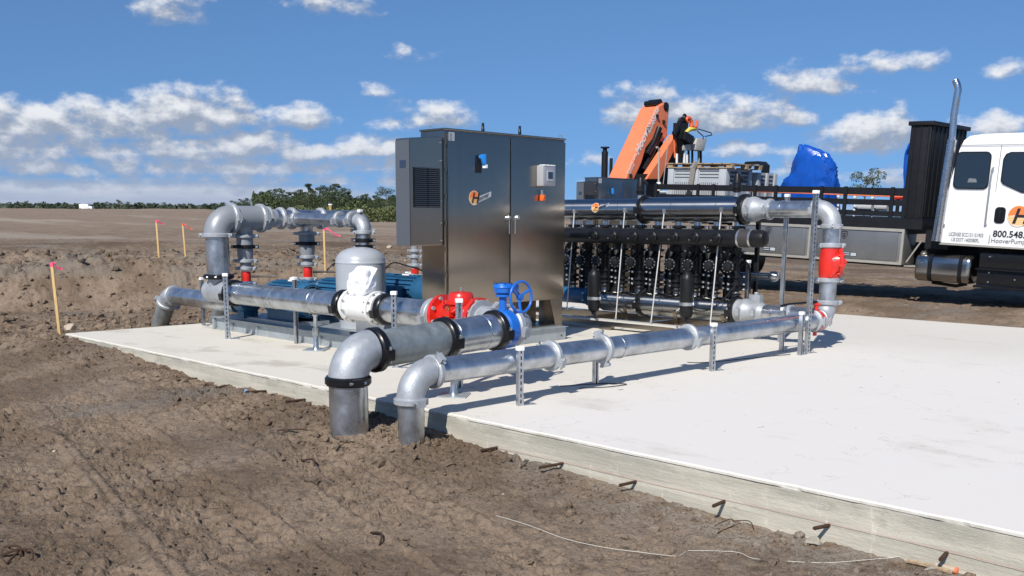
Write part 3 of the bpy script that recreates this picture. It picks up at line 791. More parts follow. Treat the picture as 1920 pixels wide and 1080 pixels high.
mb = MB(); mb.cyl((XM, 11.86, ZM), (XM, 12.42, ZM), RM+.006, seg=36); mb.lathe((XM, 12.42, ZM), B_, [(0, RM+.006), (.04, RM*.9), (.07, RM*.5), (.08, 0)], 36)
mb.lathe((XM, 12.2, ZM), (0, 0, 1), [(0, .13), (.15, .142), (.2, .15)], 36); mb.build('tee_fitting', 'cast', root)
coupling(root, (XM, 12.2, .775), (0, 0, 1), .152, .065, 'black', ear=(-.8, -.6, 0), h=.05)

# ---------------------------------------------------------------- white flow meter and the bag on it
root = thing('flow_meter', 'white flanged flow meter between two black bolted couplings on the manifold', 'flow meter', (XM, 9.0, .38))
mb = MB(); mb.lathe((XM, 9.0, ZM), B_, [(-.30, .14), (-.30, .16), (-.25, .162), (-.25, .19), (-.215, .19), (-.215, .155), (.215, .155), (.215, .19), (.25, .19), (.25, .162), (.30, .16), (.30, .14)], 44)
bd = mb.build('body', 'white', root)
mb = MB()
for y in (-.232, .232):
    for k in range(10):
        th = 2*PI*k/10+.2; p = V3((XM+.175*math.cos(th), 9+y, ZM+.175*math.sin(th))); mb.cyl(p-V3((0, .05, 0)), p+V3((0, .05, 0)), .012, seg=6)
mb.build('bolt', 'bolt', bd)
mb = MB(); mb.bb((XM-.05, 8.95, ZM+.15), (XM+.05, 9.05, ZM+.22)); mb.box((XM, 9.0, ZM+.25), (.12, .10, .10)); mb.build('register_head', 'white', root, bevel=.01)
def bag():
    o = thing('plastic_bag', 'crumpled white plastic bag tied over the head of the flow meter', 'bag', (XM, 9.0, .655))
    bm = bmesh.new(); bmesh.ops.create_icosphere(bm, subdivisions=5, radius=1)
    co = V3([v.co[:] for v in bm.verts])
    k = (np.abs(co)**7).sum(1)**(1/7.); co = co/k[:, None]
    w = 1-.42*np.clip(-co[:, 2]-.1, 0, 1)**1.1
    p = np.stack([co[:, 0]*.085*w, co[:, 1]*.15*w, co[:, 2]*.165], 1)
    # sharp creases: folded-over noise
    def crease(a, b, sd): 
        n = fbm(a, b, 2, sd); return np.abs(n)
    c1 = crease(p[:, 1]*9+p[:, 0]*7+3, p[:, 2]*9-p[:, 0]*6, 12); c2 = crease(p[:, 1]*17-p[:, 2]*8+p[:, 0]*9, p[:, 2]*12+5, 45)
    d = .030-.095*c1-.018*c2
    p = p*(1+d[:, None]*3.2)
    p[:, 2] += np.where(co[:, 2] > .5, .03*np.sign(p[:, 1]-.02)*-1*(co[:, 2]-.5)*1.2, 0)
    p[:, 1] += p[:, 2]*-.12; p = p*V3((1.1, 1.12, 1.08))
    for v, q in zip(bm.verts, p): v.co = tuple(q+V3((-.03, .01, .165)))
    me = bpy.data.meshes.new('film'); bm.to_mesh(me); bm.free(); me.shade_smooth(); me.set_sharp_from_angle(angle=.5); me.materials.append(M['bagmat'])
    b = bpy.data.objects.new('film', me); scene.collection.objects.link(b); b.parent = o
bag()

# ---------------------------------------------------------------- red control valve
root = thing('control_valve', 'red pilot operated control valve with domed cover bolted into the manifold', 'valve', (XM, 7.42, .38))
c = V3((XM, 7.42, .585))
mb = MB(); mb.lathe(c, B_, [(-.29, .11), (-.29, .205), (-.245, .205), (-.24, .13), (-.12, .145), (0, .15), (.12, .145), (.24, .13), (.245, .205), (.29, .205), (.29, .11)], 40)
mb.lathe(c, (0, 0, 1), [(0, .14), (.11, .14), (.13, .165), (.165, .165)], 32)
bd = mb.build('body', 'red', root)
mb = MB(); mb.lathe(c+V3((0, 0, .165)), (0, 0, 1), [(0, .13), (.015, .128), (.055, .122), (.075, .105), (.082, .05), (.088, .02)], 36); cv = mb.build('cover', 'red', root)
mb = MB(); mb.cyl(c+V3((0, 0, .25)), c+V3((0, 0, .29)), .012, seg=10); mb.cyl(c+V3((-.03, -.03, .285)), c+V3((.03, .03, .285)), .009, seg=8); mb.build('vent_cap', 'bolt', cv)
mb = MB()
for y in (-.268, .268):
    for k in range(8):
        th = 2*PI*k/8+.35; p = c+V3((.178*math.cos(th), y, .178*math.sin(th))); mb.cyl(p-V3((0, .045, 0)), p+V3((0, .045, 0)), .020, seg=8)
mb.build('bolt', 'cast', bd)
mb = MB(); 
mb.tube([c+V3((-.15, -.12, .1)), c+V3((-.19, -.08, .06)), c+V3((-.19, .02, .04)), c+V3((-.17, .10, .09)), c+V3((-.13, .12, .16))], .012, 8)
mb.tube([c+V3((-.15, -.14, -.02)), c+V3((-.20, -.1, -.02)), c+V3((-.20, .1, .0))], .014, 8)
mb.box(c+V3((-.18, 0, .04)), (.07, .13, .06)); mb.box(c+V3((-.17, .09, -.03)), (.06, .06, .10)); mb.build('pilot_piping', 'red', root)
mb = MB(); mb.cyl(c+V3((-.2, -.03, -.06)), c+V3((-.2, -.03, .02)), .018, seg=10); mb.cyl(c+V3((-.2, -.03, .07)), c+V3((-.2, -.03, .11)), .016, seg=10); mb.build('brass_pilot', mat('brass', (.45, .28, .09), .35, .9), root)

# ---------------------------------------------------------------- upper header over the pumps
ZH, YH = 1.54, 12.2
root = thing('pump_header', 'grey overhead header with large left elbow collecting the pump outlets', 'pipe', (XM, YH, .8))
mb = MB(); mb.cyl((XM, YH, .78), (XM, YH, 1.33), .150, seg=40); mb.build('riser', 'galv', root)
mb = MB(); mb.elbow((XM, YH, ZH), (0, 0, 1), A_, .215, .168, 36, 16); mb.build('elbow', 'greypaint', root)
coupling(root, (XM, YH, 1.315), (0, 0, 1), .158, .06, 'cast', ear=(.55, -.83, 0), h=.038)
coupling(root, (6.99, YH, ZH), A_, .165, .07, 'cast', ear=(0, -1, .05), h=.035)
mb = MB(); mb.cyl((6.96, YH, ZH), (7.42, YH, ZH), .163, seg=36); mb.lathe((7.17, YH, ZH), (0, 0, -1), [(0, .12), (.14, .115), (.21, .11)], 30); mb.build('large_tee', 'greypaint', root)
coupling(root, (7.42, YH, ZH), A_, .160, .07, 'cast', ear=(0, -1, .05), h=.035)
mb = MB(); mb.lathe((7.44, YH, ZH), A_, [(0, .16), (.07, .155), (.14, .125), (.2, .122)], 32); mb.build('reducer', 'cast', root)
coupling(root, (7.53, YH, ZH), A_, .13, .05, 'cast', ear=(0, -1, .05), h=.03)
mb = MB(); mb.cyl((7.55, YH, ZH), (8.98, YH, ZH), .120, seg=32); mb.lathe((8.16, YH, ZH), (0, 0, -1), [(0, .09), (.2, .085)], 24); mb.build('header_pipe', 'galv', root)
for x in (7.74, 7.92, 8.40): coupling(root, (x, YH, ZH), A_, .122, .055, 'cast', ear=(0, -1, -.1), h=.03)
mb = MB(); mb.elbow((9.15, YH, ZH), A_, (0, 0, -1), .17, .126, 30, 12); mb.build('end_elbow', 'greypaint', root)
# thin branch coming forward to the tank
mb = MB(); xb = 7.86
mb.cyl((xb, YH, ZH-.0), (xb, 10.62, ZH-.02), .078, seg=28); mb.build('branch_pipe', 'galv', root)
for y in (11.98, 10.98, 10.70): coupling(root, (xb, y, ZH-.01), B_, .08, .05, 'cast', ear=(-.9, 0, -.2), h=.026)
mb = MB(); mb.elbow((xb, 10.46, ZH-.02), NX, (0, 0, -1), .14, .085, 26, 12); mb.build('branch_elbow', 'cast', root)
mb = MB(); mb.cyl((xb, 10.46, 1.40), (xb, 10.46, .3), .072, seg=24); mb.build('branch_drop', 'galv', root)
for z in (1.37, 1.27, 1.19): coupling(root, (xb, 10.46, z), (0, 0, 1), .078, .05, 'rubber' if z < 1.3 else 'cast', ear=(.8, -.6, 0), h=.026)

# ---------------------------------------------------------------- pumps
def pump(x, yfan, label, scale=1., ztop=1.36, zmot=.49, rm=.235, branch=True, ymot=None, sx=None):
    root = thing('pump', label, 'pump', (x, YH, .17), 'blue electric pumps in a row')
    if branch:
        s = scale
        prof = [(ztop, .112), (ztop-.10, .112), (ztop-.2, .11), (ztop-.28, .108), (ztop-.42, .072), (ztop-.46, .072)]
        mb = MB(); mb.lathe((x, YH, 0), (0, 0, 1), prof, 28); mb.build('reducer', 'greypaint', root)
        for z, r_, m_ in ((ztop-.03, .115, 'cast'), (ztop-.17, .112, 'rubber'), (ztop-.36, .092, 'cast'), (ztop-.46, .072, 'cast')):
            coupling(root, (x, YH, z), (0, 0, 1), r_, .05, m_, ear=(.75, -.65, 0), h=.03)
        zz = ztop-.52
        mb = MB(); mb.lathe((x, YH, zz), (0, 0, 1), [(.02, .06), (0, .064), (-.12, .064), (-.14, .06)], 28); vb = mb.build('valve_body', 'red', root)
        mb = MB(); mb.tube([V3((x+.05, YH-.05, zz-.05)), V3((x+.16, YH-.14, zz-.05)), V3((x+.30, YH-.26, zz-.048))], [.018, .012, .014], 8); mb.build('lever', 'black', vb)
        coupling(root, (x, YH, zz-.15), (0, 0, 1), .066, .05, 'cast', ear=(.75, -.65, 0), h=.026)
        mb = MB(); mb.lathe((x, YH, zz-.17), (0, 0, 1), [(0, .06), (-.03, .075), (-.035, .115), (-.06, .115)], 28); mb.build('outlet_flange', 'cast', root)
        mb = MB(); mb.lathe((x, YH, zz-.232), (0, 0, 1), [(0, .125), (-.03, .125), (-.03, .07), (-.12, .08)], 28); mb.build('pump_flange', 'navy', root)
    mb = MB(); mb.lathe((x, YH, .48), B_, [(-.11, .08), (-.10, .19), (-.05, .225), (.05, .225), (.09, .18), (.12, .12), (.22, .12), (.22, .16), (.25, .16)], 32)
    mb.cyl((x, YH, .48), (x, YH, .62), .1); mb.bb((x-.11, YH-.08, .20), (x+.11, YH+.08, .34)); mb.build('volute', 'motor', root)
    mb = MB(); mb.lathe((x, YH-.1, .48), NX, [(0, .12), (.12, .13), (.16, .10), (.26, .10)], 26); mb.build('bearing_frame', 'pump_dark', root)
    if ymot is None: ymot = YH-.38
    xs = sx if sx is not None else x
    Lm = ymot-yfan
    mb = MB(); prof = [(0, .10), (.0, rm*.96)]
    mb.lathe((xs, ymot, zmot), NX, [(0, .09), (.01, rm*.97), (.06, rm), (.08, rm*.93), (Lm*.72, rm*.93), (Lm*.74, rm), (Lm*.93, rm*.985), (Lm, rm*.90)], 36)
    for k in range(22):
        th = 2*PI*k/22; d = V3((math.cos(th), 0, math.sin(th)))
        if d[2] < -.75: continue
        mb.box(V3((xs, ymot-Lm*.40, zmot))+d*(rm*.95), (Lm*.60, .008, .05), ux=(0, 1, 0), uz=d)
    mb.bb((xs-.2, yfan+.15, .20), (xs-.12, ymot-.1, zmot-.1)); mb.bb((xs+.12, yfan+.15, .20), (xs+.2, ymot-.1, zmot-.1))
    mo = mb.build('motor', 'motor', root)
    mb = MB(); mb.bb((xs-rm-.12, ymot-Lm*.62, zmot-.09), (xs-rm*.8, ymot-Lm*.28, zmot+.1)); mb.build('terminal_box', 'motor', mo, bevel=.012)
    mb = MB()
    for k in range(1, 7): mb.torus((xs, yfan-.006, zmot), B_, rm*.86*k/6.4, .0042, 30, 5)
    for k in range(10):
        th = 2*PI*k/10; d = V3((math.cos(th), 0, math.sin(th))); mb.tube([V3((xs, yfan-.006, zmot))+d*.03, V3((xs, yfan-.004, zmot))+d*rm*.86], .004, 5)
    mb.cyl((xs, yfan-.012, zmot), (xs, yfan+.002, zmot), .032)
    mb.build('fan_guard', mat('fan_guard_blue', (.05, .17, .28), .4), mo)
    mb = MB(); mb.lathe((xs, yfan+.002, zmot), B_, [(0, rm*.86), (-.0035, rm*.86), (-.0035, .001)], 30); mb.build('fan_recess', 'black', mo)
    mb = MB(); mb.bb((xs-.05, ymot-Lm*.55, zmot+rm), (xs+.05, ymot-Lm*.45, zmot+rm+.02)); mb.box((xs, ymot-Lm*.5, zmot+rm+.035), (.06, .06, .03)); mb.build('lifting_eye', 'whitecap', mo)
    mb = MB(); mb.bb((xs-.27, yfan+.02, .172), (xs+.27, YH+.1, .22)); mb.build('plinth', 'skidmat', root)
    return root
pump(7.17, 10.95, 'leftmost blue pump with red lever valve stack below the large tee', ztop=1.33, sx=7.38)
pump(8.16, 10.75, 'middle blue pump whose grey valve stack stands under the second tee', ztop=1.36)
pump(9.15, 10.38, 'right blue pump showing its round fan guard between the tank and cabinet', ztop=1.40, zmot=.52, sx=9.10)
def small_pump():
    x, y = 10.14, 12.2
    root = thing('jockey_pump', 'slim upright grey valve stack with red ring behind the cabinet', 'pump', (x, y, .17))
    mb = MB(); mb.lathe((x, y, 0), (0, 0, 1), [(.3, .055), (1.25, .055)], 22); mb.elbow((x, y, 1.40), (0, 0, 1), A_, .12, .058, 22, 8); mb.build('stack_pipe', 'greypaint', root)
    for z in (1.18, 1.05, .96, .83, .66): coupling(root, (x, y, z), (0, 0, 1), .058, .05, 'cast', ear=(.75, -.65, 0), h=.024)
    mb = MB(); mb.lathe((x, y, .70), (0, 0, 1), [(0, .062), (.075, .062)], 22); mb.build('valve_body', 'red', root)
    mb = MB(); mb.lathe((x, y, .17), (0, 0, 1), [(0, .16), (.05, .16), (.06, .1), (.35, .1), (.37, .13), (.42, .13)], 24); mb.build('pump_casing', 'motor', root)
small_pump()

# suction legs that dive into the ground beyond the pad
def suction(x, y1, label):
    root = thing('suction_pipe', label, 'pipe', (x, y1, -.2), 'suction pipes at the left end')
    z = .375; r = .128
    mb = MB(); mb.cyl((x, 12.44, z), (x, y1, z), r, seg=32); mb.build('level_pipe', 'galv', root)
    d = unit((0, .62, -.78)); 
    mb = MB(); st, en = mb.elbow((x, y1+.10, z), B_, d, .26, r+.008, 30, 8); mb.build('elbow', 'cast', root)
    mb = MB(); mb.cyl(V3(en)-d*.02, V3(en)+d*1.2, r, seg=32); mb.build('dropping_pipe', 'galv_dull', root)
    coupling(root, V3(en)+d*.03, d, r, .06, 'cast', ear=(-.7, .5, .4), h=.03); coupling(root, st, B_, r, .06, 'cast', ear=(-.9, 0, -.3), h=.03)
suction(7.17+.0, 14.35, 'front suction pipe bending down into the dirt left of the riser')
suction(8.16, 14.35, 'middle suction pipe dark under the manifold bending into the ground')
suction(9.15, 14.35, 'rear suction pipe glimpsed between the two left posts')

# ---------------------------------------------------------------- pressure tank
tx, ty, tr = 7.72, 10.36, .315
root = thing('pressure_tank', 'upright grey pressure tank with domed top behind the manifold', 'tank', (tx, ty, .17))
mb = MB(); prof = [(.33, tr*.55), (.36, tr*.8), (.42, tr*.97), (.5, tr), (.985, tr), (.99, tr+.004), (1.0, tr+.004), (1.005, tr)]
for k in range(1, 10):
    t_ = k/9*PI/2; prof.append((1.005+.185*math.sin(t_), tr*(math.cos(t_)*.72+.28*math.sqrt(max(0, math.cos(t_)))) if k < 9 else .001))
mb.lathe((tx, ty, 0), (0, 0, 1), prof, 56); mb.build('shell', 'tank', root)
mb = MB(); mb.lathe((tx, ty, 0), (0, 0, 1), [(.175, tr*.86), (.36, tr*.86)], 40); mb.build('skirt', 'tank', root)
mb = MB(); mb.box((tx-.315*.72, ty-.315*.70, .75), (.004, .008, .47), ux=(.7, .7, 0)); mb.build('weld_seam', 'tank', root)
mb = MB(); mb.bb((7.36, 9.42, .172), (7.7, 10.0, .40)); o = mb.build('junction_box', 'greypaint', None, bevel=.01); tag(o, 'low dark grey box on the skid below the flow meter', 'box')

# ---------------------------------------------------------------- pump skid
root = thing('pump_skid', 'galvanised steel skid frame carrying the blue pumps and the cabinet', 'skid', (8.4, 10.8, 0))
mb = MB()
mb.bb((7.045, 8.70, .125), (7.10, 12.85, .165)); mb.bb((7.06, 8.70, 0.02), (7.072, 12.85, .13)); mb.bb((7.045, 8.70, 0.002), (7.11, 12.85, .02)); mb.build('front_beam', 'skidmat', root)
mb = MB(); mb.bb((9.70, 8.74, .002), (9.76, 12.85, .165)); mb.build('rear_beam', 'skidmat', root)
mb = MB(); mb.bb((7.111, 8.69, .003), (9.77, 8.735, .166)); mb.build('end_beam', 'skidmat', root)
mb = MB(); mb.bb((7.02, 12.86, .003), (9.77, 12.91, .166)); mb.build('end_beam', 'skidmat', root)
mb = MB(); mb.bb((7.0, 8.66, .1665), (9.79, 12.93, .172)); mb.build('deck_plate', 'skidmat', root)
for y in (12.4, 11.75, 10.3, 9.5):
    mb = MB(); mb.bb((7.025, y-.004, .02), (7.0585, y+.004, .124)); mb.build('gusset', 'skidmat', root)
mb = MB(); mb.bb((9.68, 8.686, .05), (9.70, 8.6895, .07)); mb.build('bolt', 'black', root)
# cables lying on the skid
def cable(name, label, pts, r=.006, m='rubber', cat='cable', group=None):
    P = [V3(p) for p in pts]; out = []
    for i in range(len(P)-1):
        p0 = P[max(i-1, 0)]; p1_ = P[i]; p2 = P[i+1]; p3 = P[min(i+2, len(P)-1)]
        for k in range(8):
            t = k/8; out.append(.5*((2*p1_)+(-p0+p2)*t+(2*p0-5*p1_+4*p2-p3)*t*t+(-p0+3*p1_-3*p2+p3)*t**3))
    out.append(P[-1]); mb = MB(); mb.tube(out, r, 6); o = mb.build(name, m, None); return tag(o, label, cat, group)
cable('hose', 'thin black hose looping above the right pump motor', [(8.95, 11.5, .78), (8.9, 11.2, .93), (8.95, 10.95, .9), (9.1, 10.75, .83), (9.25, 10.7, .77)], .009, cat='hose')
cable('cable', 'dark cable lying in coils on the skid deck below the manifold', [(7.2, 9.9, .18), (7.16, 9.6, .2), (7.25, 9.3, .18), (7.3, 9.15, .26), (7.35, 9.0, .18)], .01)
# ---------------------------------------------------------------- control cabinet
CX0, CX1, CY0, CY1, CZ0, CZ1 = 7.79, 9.85, 8.80, 9.24, .52, 2.545
def logo(par, org, xd, yd, s, mapfn=None, full=False):
    # round sun badge with a slanted H and a word ribbon; s = badge radius
    xd = unit(xd); yd = unit(yd); zd = np.cross(xd, yd); org = V3(org)
    def F(x, y, z=0.):
        return mapfn(V3((x, y, z))) if mapfn else org+xd*x+yd*y+zd*z
    mb = MB(); n = 36; mb.add([F(0, 0, .002)]+[F(s*1.08*math.cos(2*PI*k/n), s*1.08*math.sin(2*PI*k/n), .002) for k in range(n)], [(0, k+1, (k+1) % n+1) for k in range(n)])
    badge = mb.build('badge', 'logo_cream', par, smooth=False)
    mb = MB()
    # upper half solid orange, lower half stripes
    up_ = [(s*math.cos(PI*k/n), s*math.sin(PI*k/n)) for k in range(n+1)]
    mb.add([F(0, s*.12, .004)]+[F(x, y, .004) for x, y in up_], [(0, k+1, k+2) for k in range(n)])
    mb.build('sun_top', 'logo_orange', badge, smooth=False)
    mb = MB()
    for k in range(5):
        y0 = -s*(.06+.17*k); y1 = y0-s*.10
        w0 = math.sqrt(max(0, s*s-y0*y0)); w1 = math.sqrt(max(0, s*s-y1*y1)); mb.add([F(-w0, y0, .004), F(w0, y0, .004), F(w1, y1, .004), F(-w1, y1, .004)], [(0, 1, 2, 3)])
    mb.build('sun_stripe', 'logo_yellow', badge, smooth=False)
    def put(txt, size, ox, oy, m, nm, sh=.25, rot=0., z=.006, b=0.):
        cr_, sr_ = math.cos(rot), math.sin(rot)
        text_mesh(txt, size, org, xd, yd, m, par, nm, shear=sh, ext=.0, bold=b, mapfn=lambda p: F(ox+p[0]*cr_-p[1]*sr_, oy+p[0]*sr_+p[1]*cr_, z))
    put('H', s*2.1, -s*.62, -s*.72, 'ink', 'letter', b=s*.05)
    if not full:
        mb = MB(); mb.add([F(s*.75, -s*.75, .003), F(s*3.55, s*.25, .003), F(s*3.6, s*1.05, .003), F(s*.95, s*.25, .003)], [(0, 1, 2, 3)])
        mb.build('word_ribbon', 'ribbon', par, smooth=False)
        put('oover', s*.95, s*.95, -s*.46, 'ink', 'lettering', rot=.34, b=s*.012)
    else:
        put('oover', s*1.35, s*.85, -s*.55, 'ink', 'lettering', rot=.10, b=s*.03)
        mb = MB(); mb.add([F(s*.5, -s*.95, .006), F(s*4, -s*.45, .006), F(s*4, -s*.36, .006), F(s*.9, -s*.72, .006)], [(0, 1, 2, 3)]); mb.build('underline', 'ink', par, smooth=False)
def cabinet(label):
    root = thing('control_cabinet', label, 'cabinet', (8.82, 9.02, .17), 'stainless control cabinets')
    mb = MB(); mb.bb((CX0, CY0+.03, CZ0), (CX1, CY1, CZ1)); mb.bb((CX0-.012, CY0+.012, CZ1), (CX1+.012, CY1+.012, CZ1+.022)); mb.build('shell', 'stain', root, bevel=.006)
    xm = (8.838)
    for nm, a, b in (('door', CX0+.035, xm-.008), ('door', xm+.012, CX1-.012)):
        mb = MB(); mb.bb((a, CY0, CZ0+.03), (b, CY0+.029, CZ1-.03)); d = mb.build(nm, 'stain', root, bevel=.006)
        # handle
        hx_ = xm-.07 if a < 8 else xm+.09
        mb = MB(); mb.box((hx_, CY0-.018, 1.56), (.075, .03, .032)); mb.cyl((hx_+.03*(1 if a < 8 else -1), CY0-.028, 1.585), (hx_+.03*(1 if a < 8 else -1), CY0-.028, 1.37), .006, seg=8)
        mb.tube([(hx_-.03, CY0-.02, 1.57), (hx_-.01, CY0-.045, 1.575), (hx_+.03, CY0-.045, 1.57)], .010, 8)
        mb.build('handle', 'bolt', d)
    mb = MB(); mb.bb((xm-.004, CY0+.008, CZ0+.03), (xm+.008, CY0+.0295, CZ1-.03)); mb.build('door_seam', 'black', root, smooth=False)
    mb = MB()
    for z in (.62, .9, 1.2, 1.5, 1.8, 2.1, 2.4): mb.box((CX0+.016, CY0+.022, z), (.02, .016, .05))
    mb.build('hinge', 'stain', root)
    # stand: front legs with flared gusset plates and a set back panel
    for sx, x0 in ((1, CX0+.01), (-1, CX1-.0)):
        mb = MB(); w0, w1 = .24, .13
        mb.prism([(x0, CY0+.03, CZ0-.002), (x0+sx*w0, CY0+.03, CZ0-.002), (x0+sx*w1, CY0+.03, .19), (x0, CY0+.03, .19)], (0, .012, 0))
        mb.prism([(x0+sx*.002, CY0+.043, CZ0-.002), (x0+sx*.002, CY1, CZ0-.002), (x0+sx*.002, CY1, .19), (x0+sx*.002, CY0+.043, .19)], (sx*.012, 0, 0))
        mb.build('leg', 'stain', root, smooth=False)
    mb = MB(); mb.bb((CX0+.1, CY1-.03, .175), (CX1-.1, CY1-.01, CZ0-.003)); mb.build('back_panel', 'stain', root)
    mb = MB(); mb.bb((CX0+.0, CY0+.02, .174), (CX1+.0, CY1, .19)); mb.build('stand_foot', 'stain', root)
    # side mounted cooling unit
    yf, yb = CY0+.05, CY0+.29; xl = float(AY(769, 400, CY0+.05)[0])
    zb = 1.245
    mb = MB(); mb.prism([(CX0-.002, yf, zb), (xl, yf, zb-.005), (xl, yf, 2.43), (CX0-.002, yf, 2.475)], (0, yb-yf, 0)); ac = mb.build('cooling_unit', 'stain', root, bevel=.008, smooth=False)
    mb = MB(); mb.prism([(CX0-.03, yf-.012, zb+.01), (xl+.2-.2, yf-.012, zb+.005), (xl+.0, yf-.012, 2.42), (CX0-.03, yf-.012, 2.46)], (0, .011, 0)); mb.build('cover_panel', 'stain', ac, smooth=False)
    lx0, lx1, lz0, lz1 = float(AY(774, 400, CY0+.05)[0]), float(AY(824, 400, CY0+.05)[0]), float(AY(774, 389, CY0+.05)[2]), float(AY(774, 313, CY0+.05)[2])
    mb = MB(); mb.bb((lx0, yf-.016, lz0), (lx1, yf-.0125, lz1)); gr = mb.build('vent_grille', 'black', ac, smooth=False)
    mb = MB()
    for k in range(20):
        z = lz0+(k+.5)/20*(lz1-lz0)
        for a, b in ((lx0+.01, (lx0+lx1)/2-.008), ((lx0+lx1)/2+.008, lx1-.01)):
            mb.prism([(a, yf-.018, z-.006), (a, yf-.034, z-.002), (a, yf-.030, z+.006), (a, yf-.018, z+.003)], (b-a, 0, 0))
    mb.build('louvre', 'stain', gr, smooth=False)
    mb = MB()
    for z in (1.3, 1.5, 1.75, 2.0, 2.2, 2.4): mb.cyl((CX0-.045, yf-.022, z), (CX0-.045, yf-.0125, z), .007, seg=8)
    mb.build('screw', 'bolt', ac)
    mb = MB(); mb.bb((xl-.0125, yf+.06, 2.11), (xl-.008, yf+.16, 2.19)); mb.build('thermostat', 'screen', ac)
    mb = MB(); mb.bb((xl-.006, yf-.0, 2.425), (xl+.45, yb, 2.4285)); 
    mb = MB(); mb.bb((xl-.0075, yf, zb), (xl-.0005, yb, 2.41)); mb.build('face_panel', mat('ac_face_metal', (.20, .215, .23), .45, .7), ac, smooth=False)
    return root
cab = cabinet('tall brushed stainless double door control cabinet with a side cooling unit')
d1, d2 = [c for c in children(cab) if c.name.startswith('door') and 'seam' not in c.name][:2]
# disconnect handle
p = V3(AY(899, 303, CY0)); 
mb = MB(); mb.box(p+V3((-.02, -.006, -.03)), (.09, .012, .20)); pl = mb.build('switch_plate', 'blackmatte', cab, bevel=.004)
mb = MB(); mb.prism([p+V3((-.035, -.04, .075)), p+V3((.03, -.04, .085)), p+V3((.035, -.04, -.04)), p+V3((.015, -.04, -.05)), p+V3((-.01, -.04, 0))], (0, -.045, 0)); mb.cyl(p+V3((0, 0, .05)), p+V3((0, -.05, .05)), .022); mb.build('rotary_handle', mat('handle_blue', (.02, .24, .72), .4), pl, bevel=.006)
mb = MB(); mb.box(p+V3((.035, -.06, -.055)), (.035, .05, .04)); mb.build('padlock', 'whitecap', pl)
# operator screen box
q = V3(AY(1018, 330, CY0)); 
mb = MB(); mb.box(q+V3((0, -.055, 0)), (.235, .11, .255)); hb = mb.build('screen_box', mat('clear_cover_grey', (.42, .43, .45), .22, .2), cab, bevel=.012)
mb = MB(); mb.box(q+V3((0, -.113, .0)), (.2, .006, .22)); mb.build('cover_rim', mat('bezel_grey', (.27, .28, .31), .3), hb, bevel=.004)
mb = MB(); mb.box(q+V3((.005, -.119, .0)), (.115, .006, .125)); mb.build('screen_frame', mat('lcd_frame', (.40, .42, .46), .4), hb)
mb = MB(); mb.box(q+V3((.008, -.1235, .005)), (.085, .004, .085)); mb.build('screen', 'screen', hb)
mb = MB()
for k in (-1, 0, 1): mb.box(q+V3((k*.07, -.075, .128)), (.055, .09, .012))
mb.build('sun_visor_clip', 'whitecap', hb)
w = V3(AY(1013, 371, CY0))
mb = MB(); mb.box(w+V3((.0, -.04, .0)), (.05, .05, .07)); mb.torus(w+V3((0, -.066, 0)), (.3, -1, 0), .022, .008, 18, 8); tl_ = mb.build('lockout_tag', mat('orange_plastic', (.9, .14, .02), .4), cab, bevel=.004)
mb = MB(); mb.tube([w+V3((-.01, -.03, .03)), w+V3((-.012, -.03, .1))], .008, 6); mb.tube([w+V3((.015, -.03, .03)), w+V3((.012, -.03, .1))], .006, 6); mb.build('hasp', 'bolt', cab)
w = V3(AY(846.5, 256, CY0)); mb = MB(); mb.box(w+V3((.0, -.003, 0)), (.085, .004, .095)); lb = mb.build('data_label', 'greyink', cab); lb.data.materials[0] = mat('silver_label', (.42, .44, .46), .45, .2)
for i in range(4): text_mesh('IIII III II', .014, w+V3((-.034, -.0065, .025-.021*i)), (1, 0, 0), (0, 0, 1), 'greyink', cab, 'label_lettering')
logo(cab, V3(AY(888.5, 371, CY0))+V3((0, -.002, 0)), (1, 0, 0), (0, 0, 1), .078)
for (u, v0, v1) in ((905.5, 246, 233), (974.5, 251, 239)):
    a = V3(AY(u, v0, 8.98)); mb = MB(); mb.lathe(a, (0, 0, 1), [(-.01, .02), (.03, .02), (.035, .017), (.095, .015)], 14); mb.build('antenna', 'black', cab)
for (x, y) in ((7.84, 9.18), (9.80, 8.9)):
    mb = MB(); mb.torus((x+.05, y, CZ1+.045), (.6, .8, 0), .022, .006, 16, 6); mb.build('lifting_ring', 'bolt', cab)
# second station far behind: a copy of the bare cabinet
cab2 = cabinet('second stainless cabinet standing behind the filter header in front of the crane')
cab2.location = (8.82+12.48, 9.02+8.2, .17+.06)
mb = MB(); p2 = p+V3((12.48, 8.2, .06)); mb.prism([p2+V3((-.035, -.04, .075)), p2+V3((.03, -.04, .085)), p2+V3((.035, -.04, -.06)), p2+V3((.0, -.04, -.06))], (0, -.045, 0)); mb.build('rotary_handle', bpy.data.materials['handle_blue'], cab2)
w = V3(AY(846.5, 256, CY0))+V3((12.48, 8.2, .06)); mb = MB(); mb.box(w+V3((.0, -.003, 0)), (.12, .004, .12)); mb.build('data_label', bpy.data.materials['silver_label'], cab2)
K2 = .70
cab2.location = tuple(CAM+(V3(cab2.location)-CAM)*K2); cab2.scale = (K2, K2, K2)
bz = cab2.location[2]+.005*K2; q0 = CAM+(V3((CX0+12.48, CY0+8.2, 0))-CAM)*K2; q1 = CAM+(V3((CX1+12.48, CY1+8.2, 0))-CAM)*K2
root = thing('cabinet_stand', 'dark steel stand carrying the second cabinet behind the filters', 'stand', ((q0[0]+q1[0])/2, (q0[1]+q1[1])/2, 0))
mb = MB(); mb.bb((q0[0], q0[1], bz-.06), (q1[0], q1[1], bz-.002)); mb.build('top_frame', 'stain', root)
for x in (q0[0], q1[0]-.08):
    for y in (q0[1], q1[1]-.08):
        mb = MB(); mb.bb((x, y, .002), (x+.08, y+.08, bz-.061)); mb.build('leg', 'stain', root)
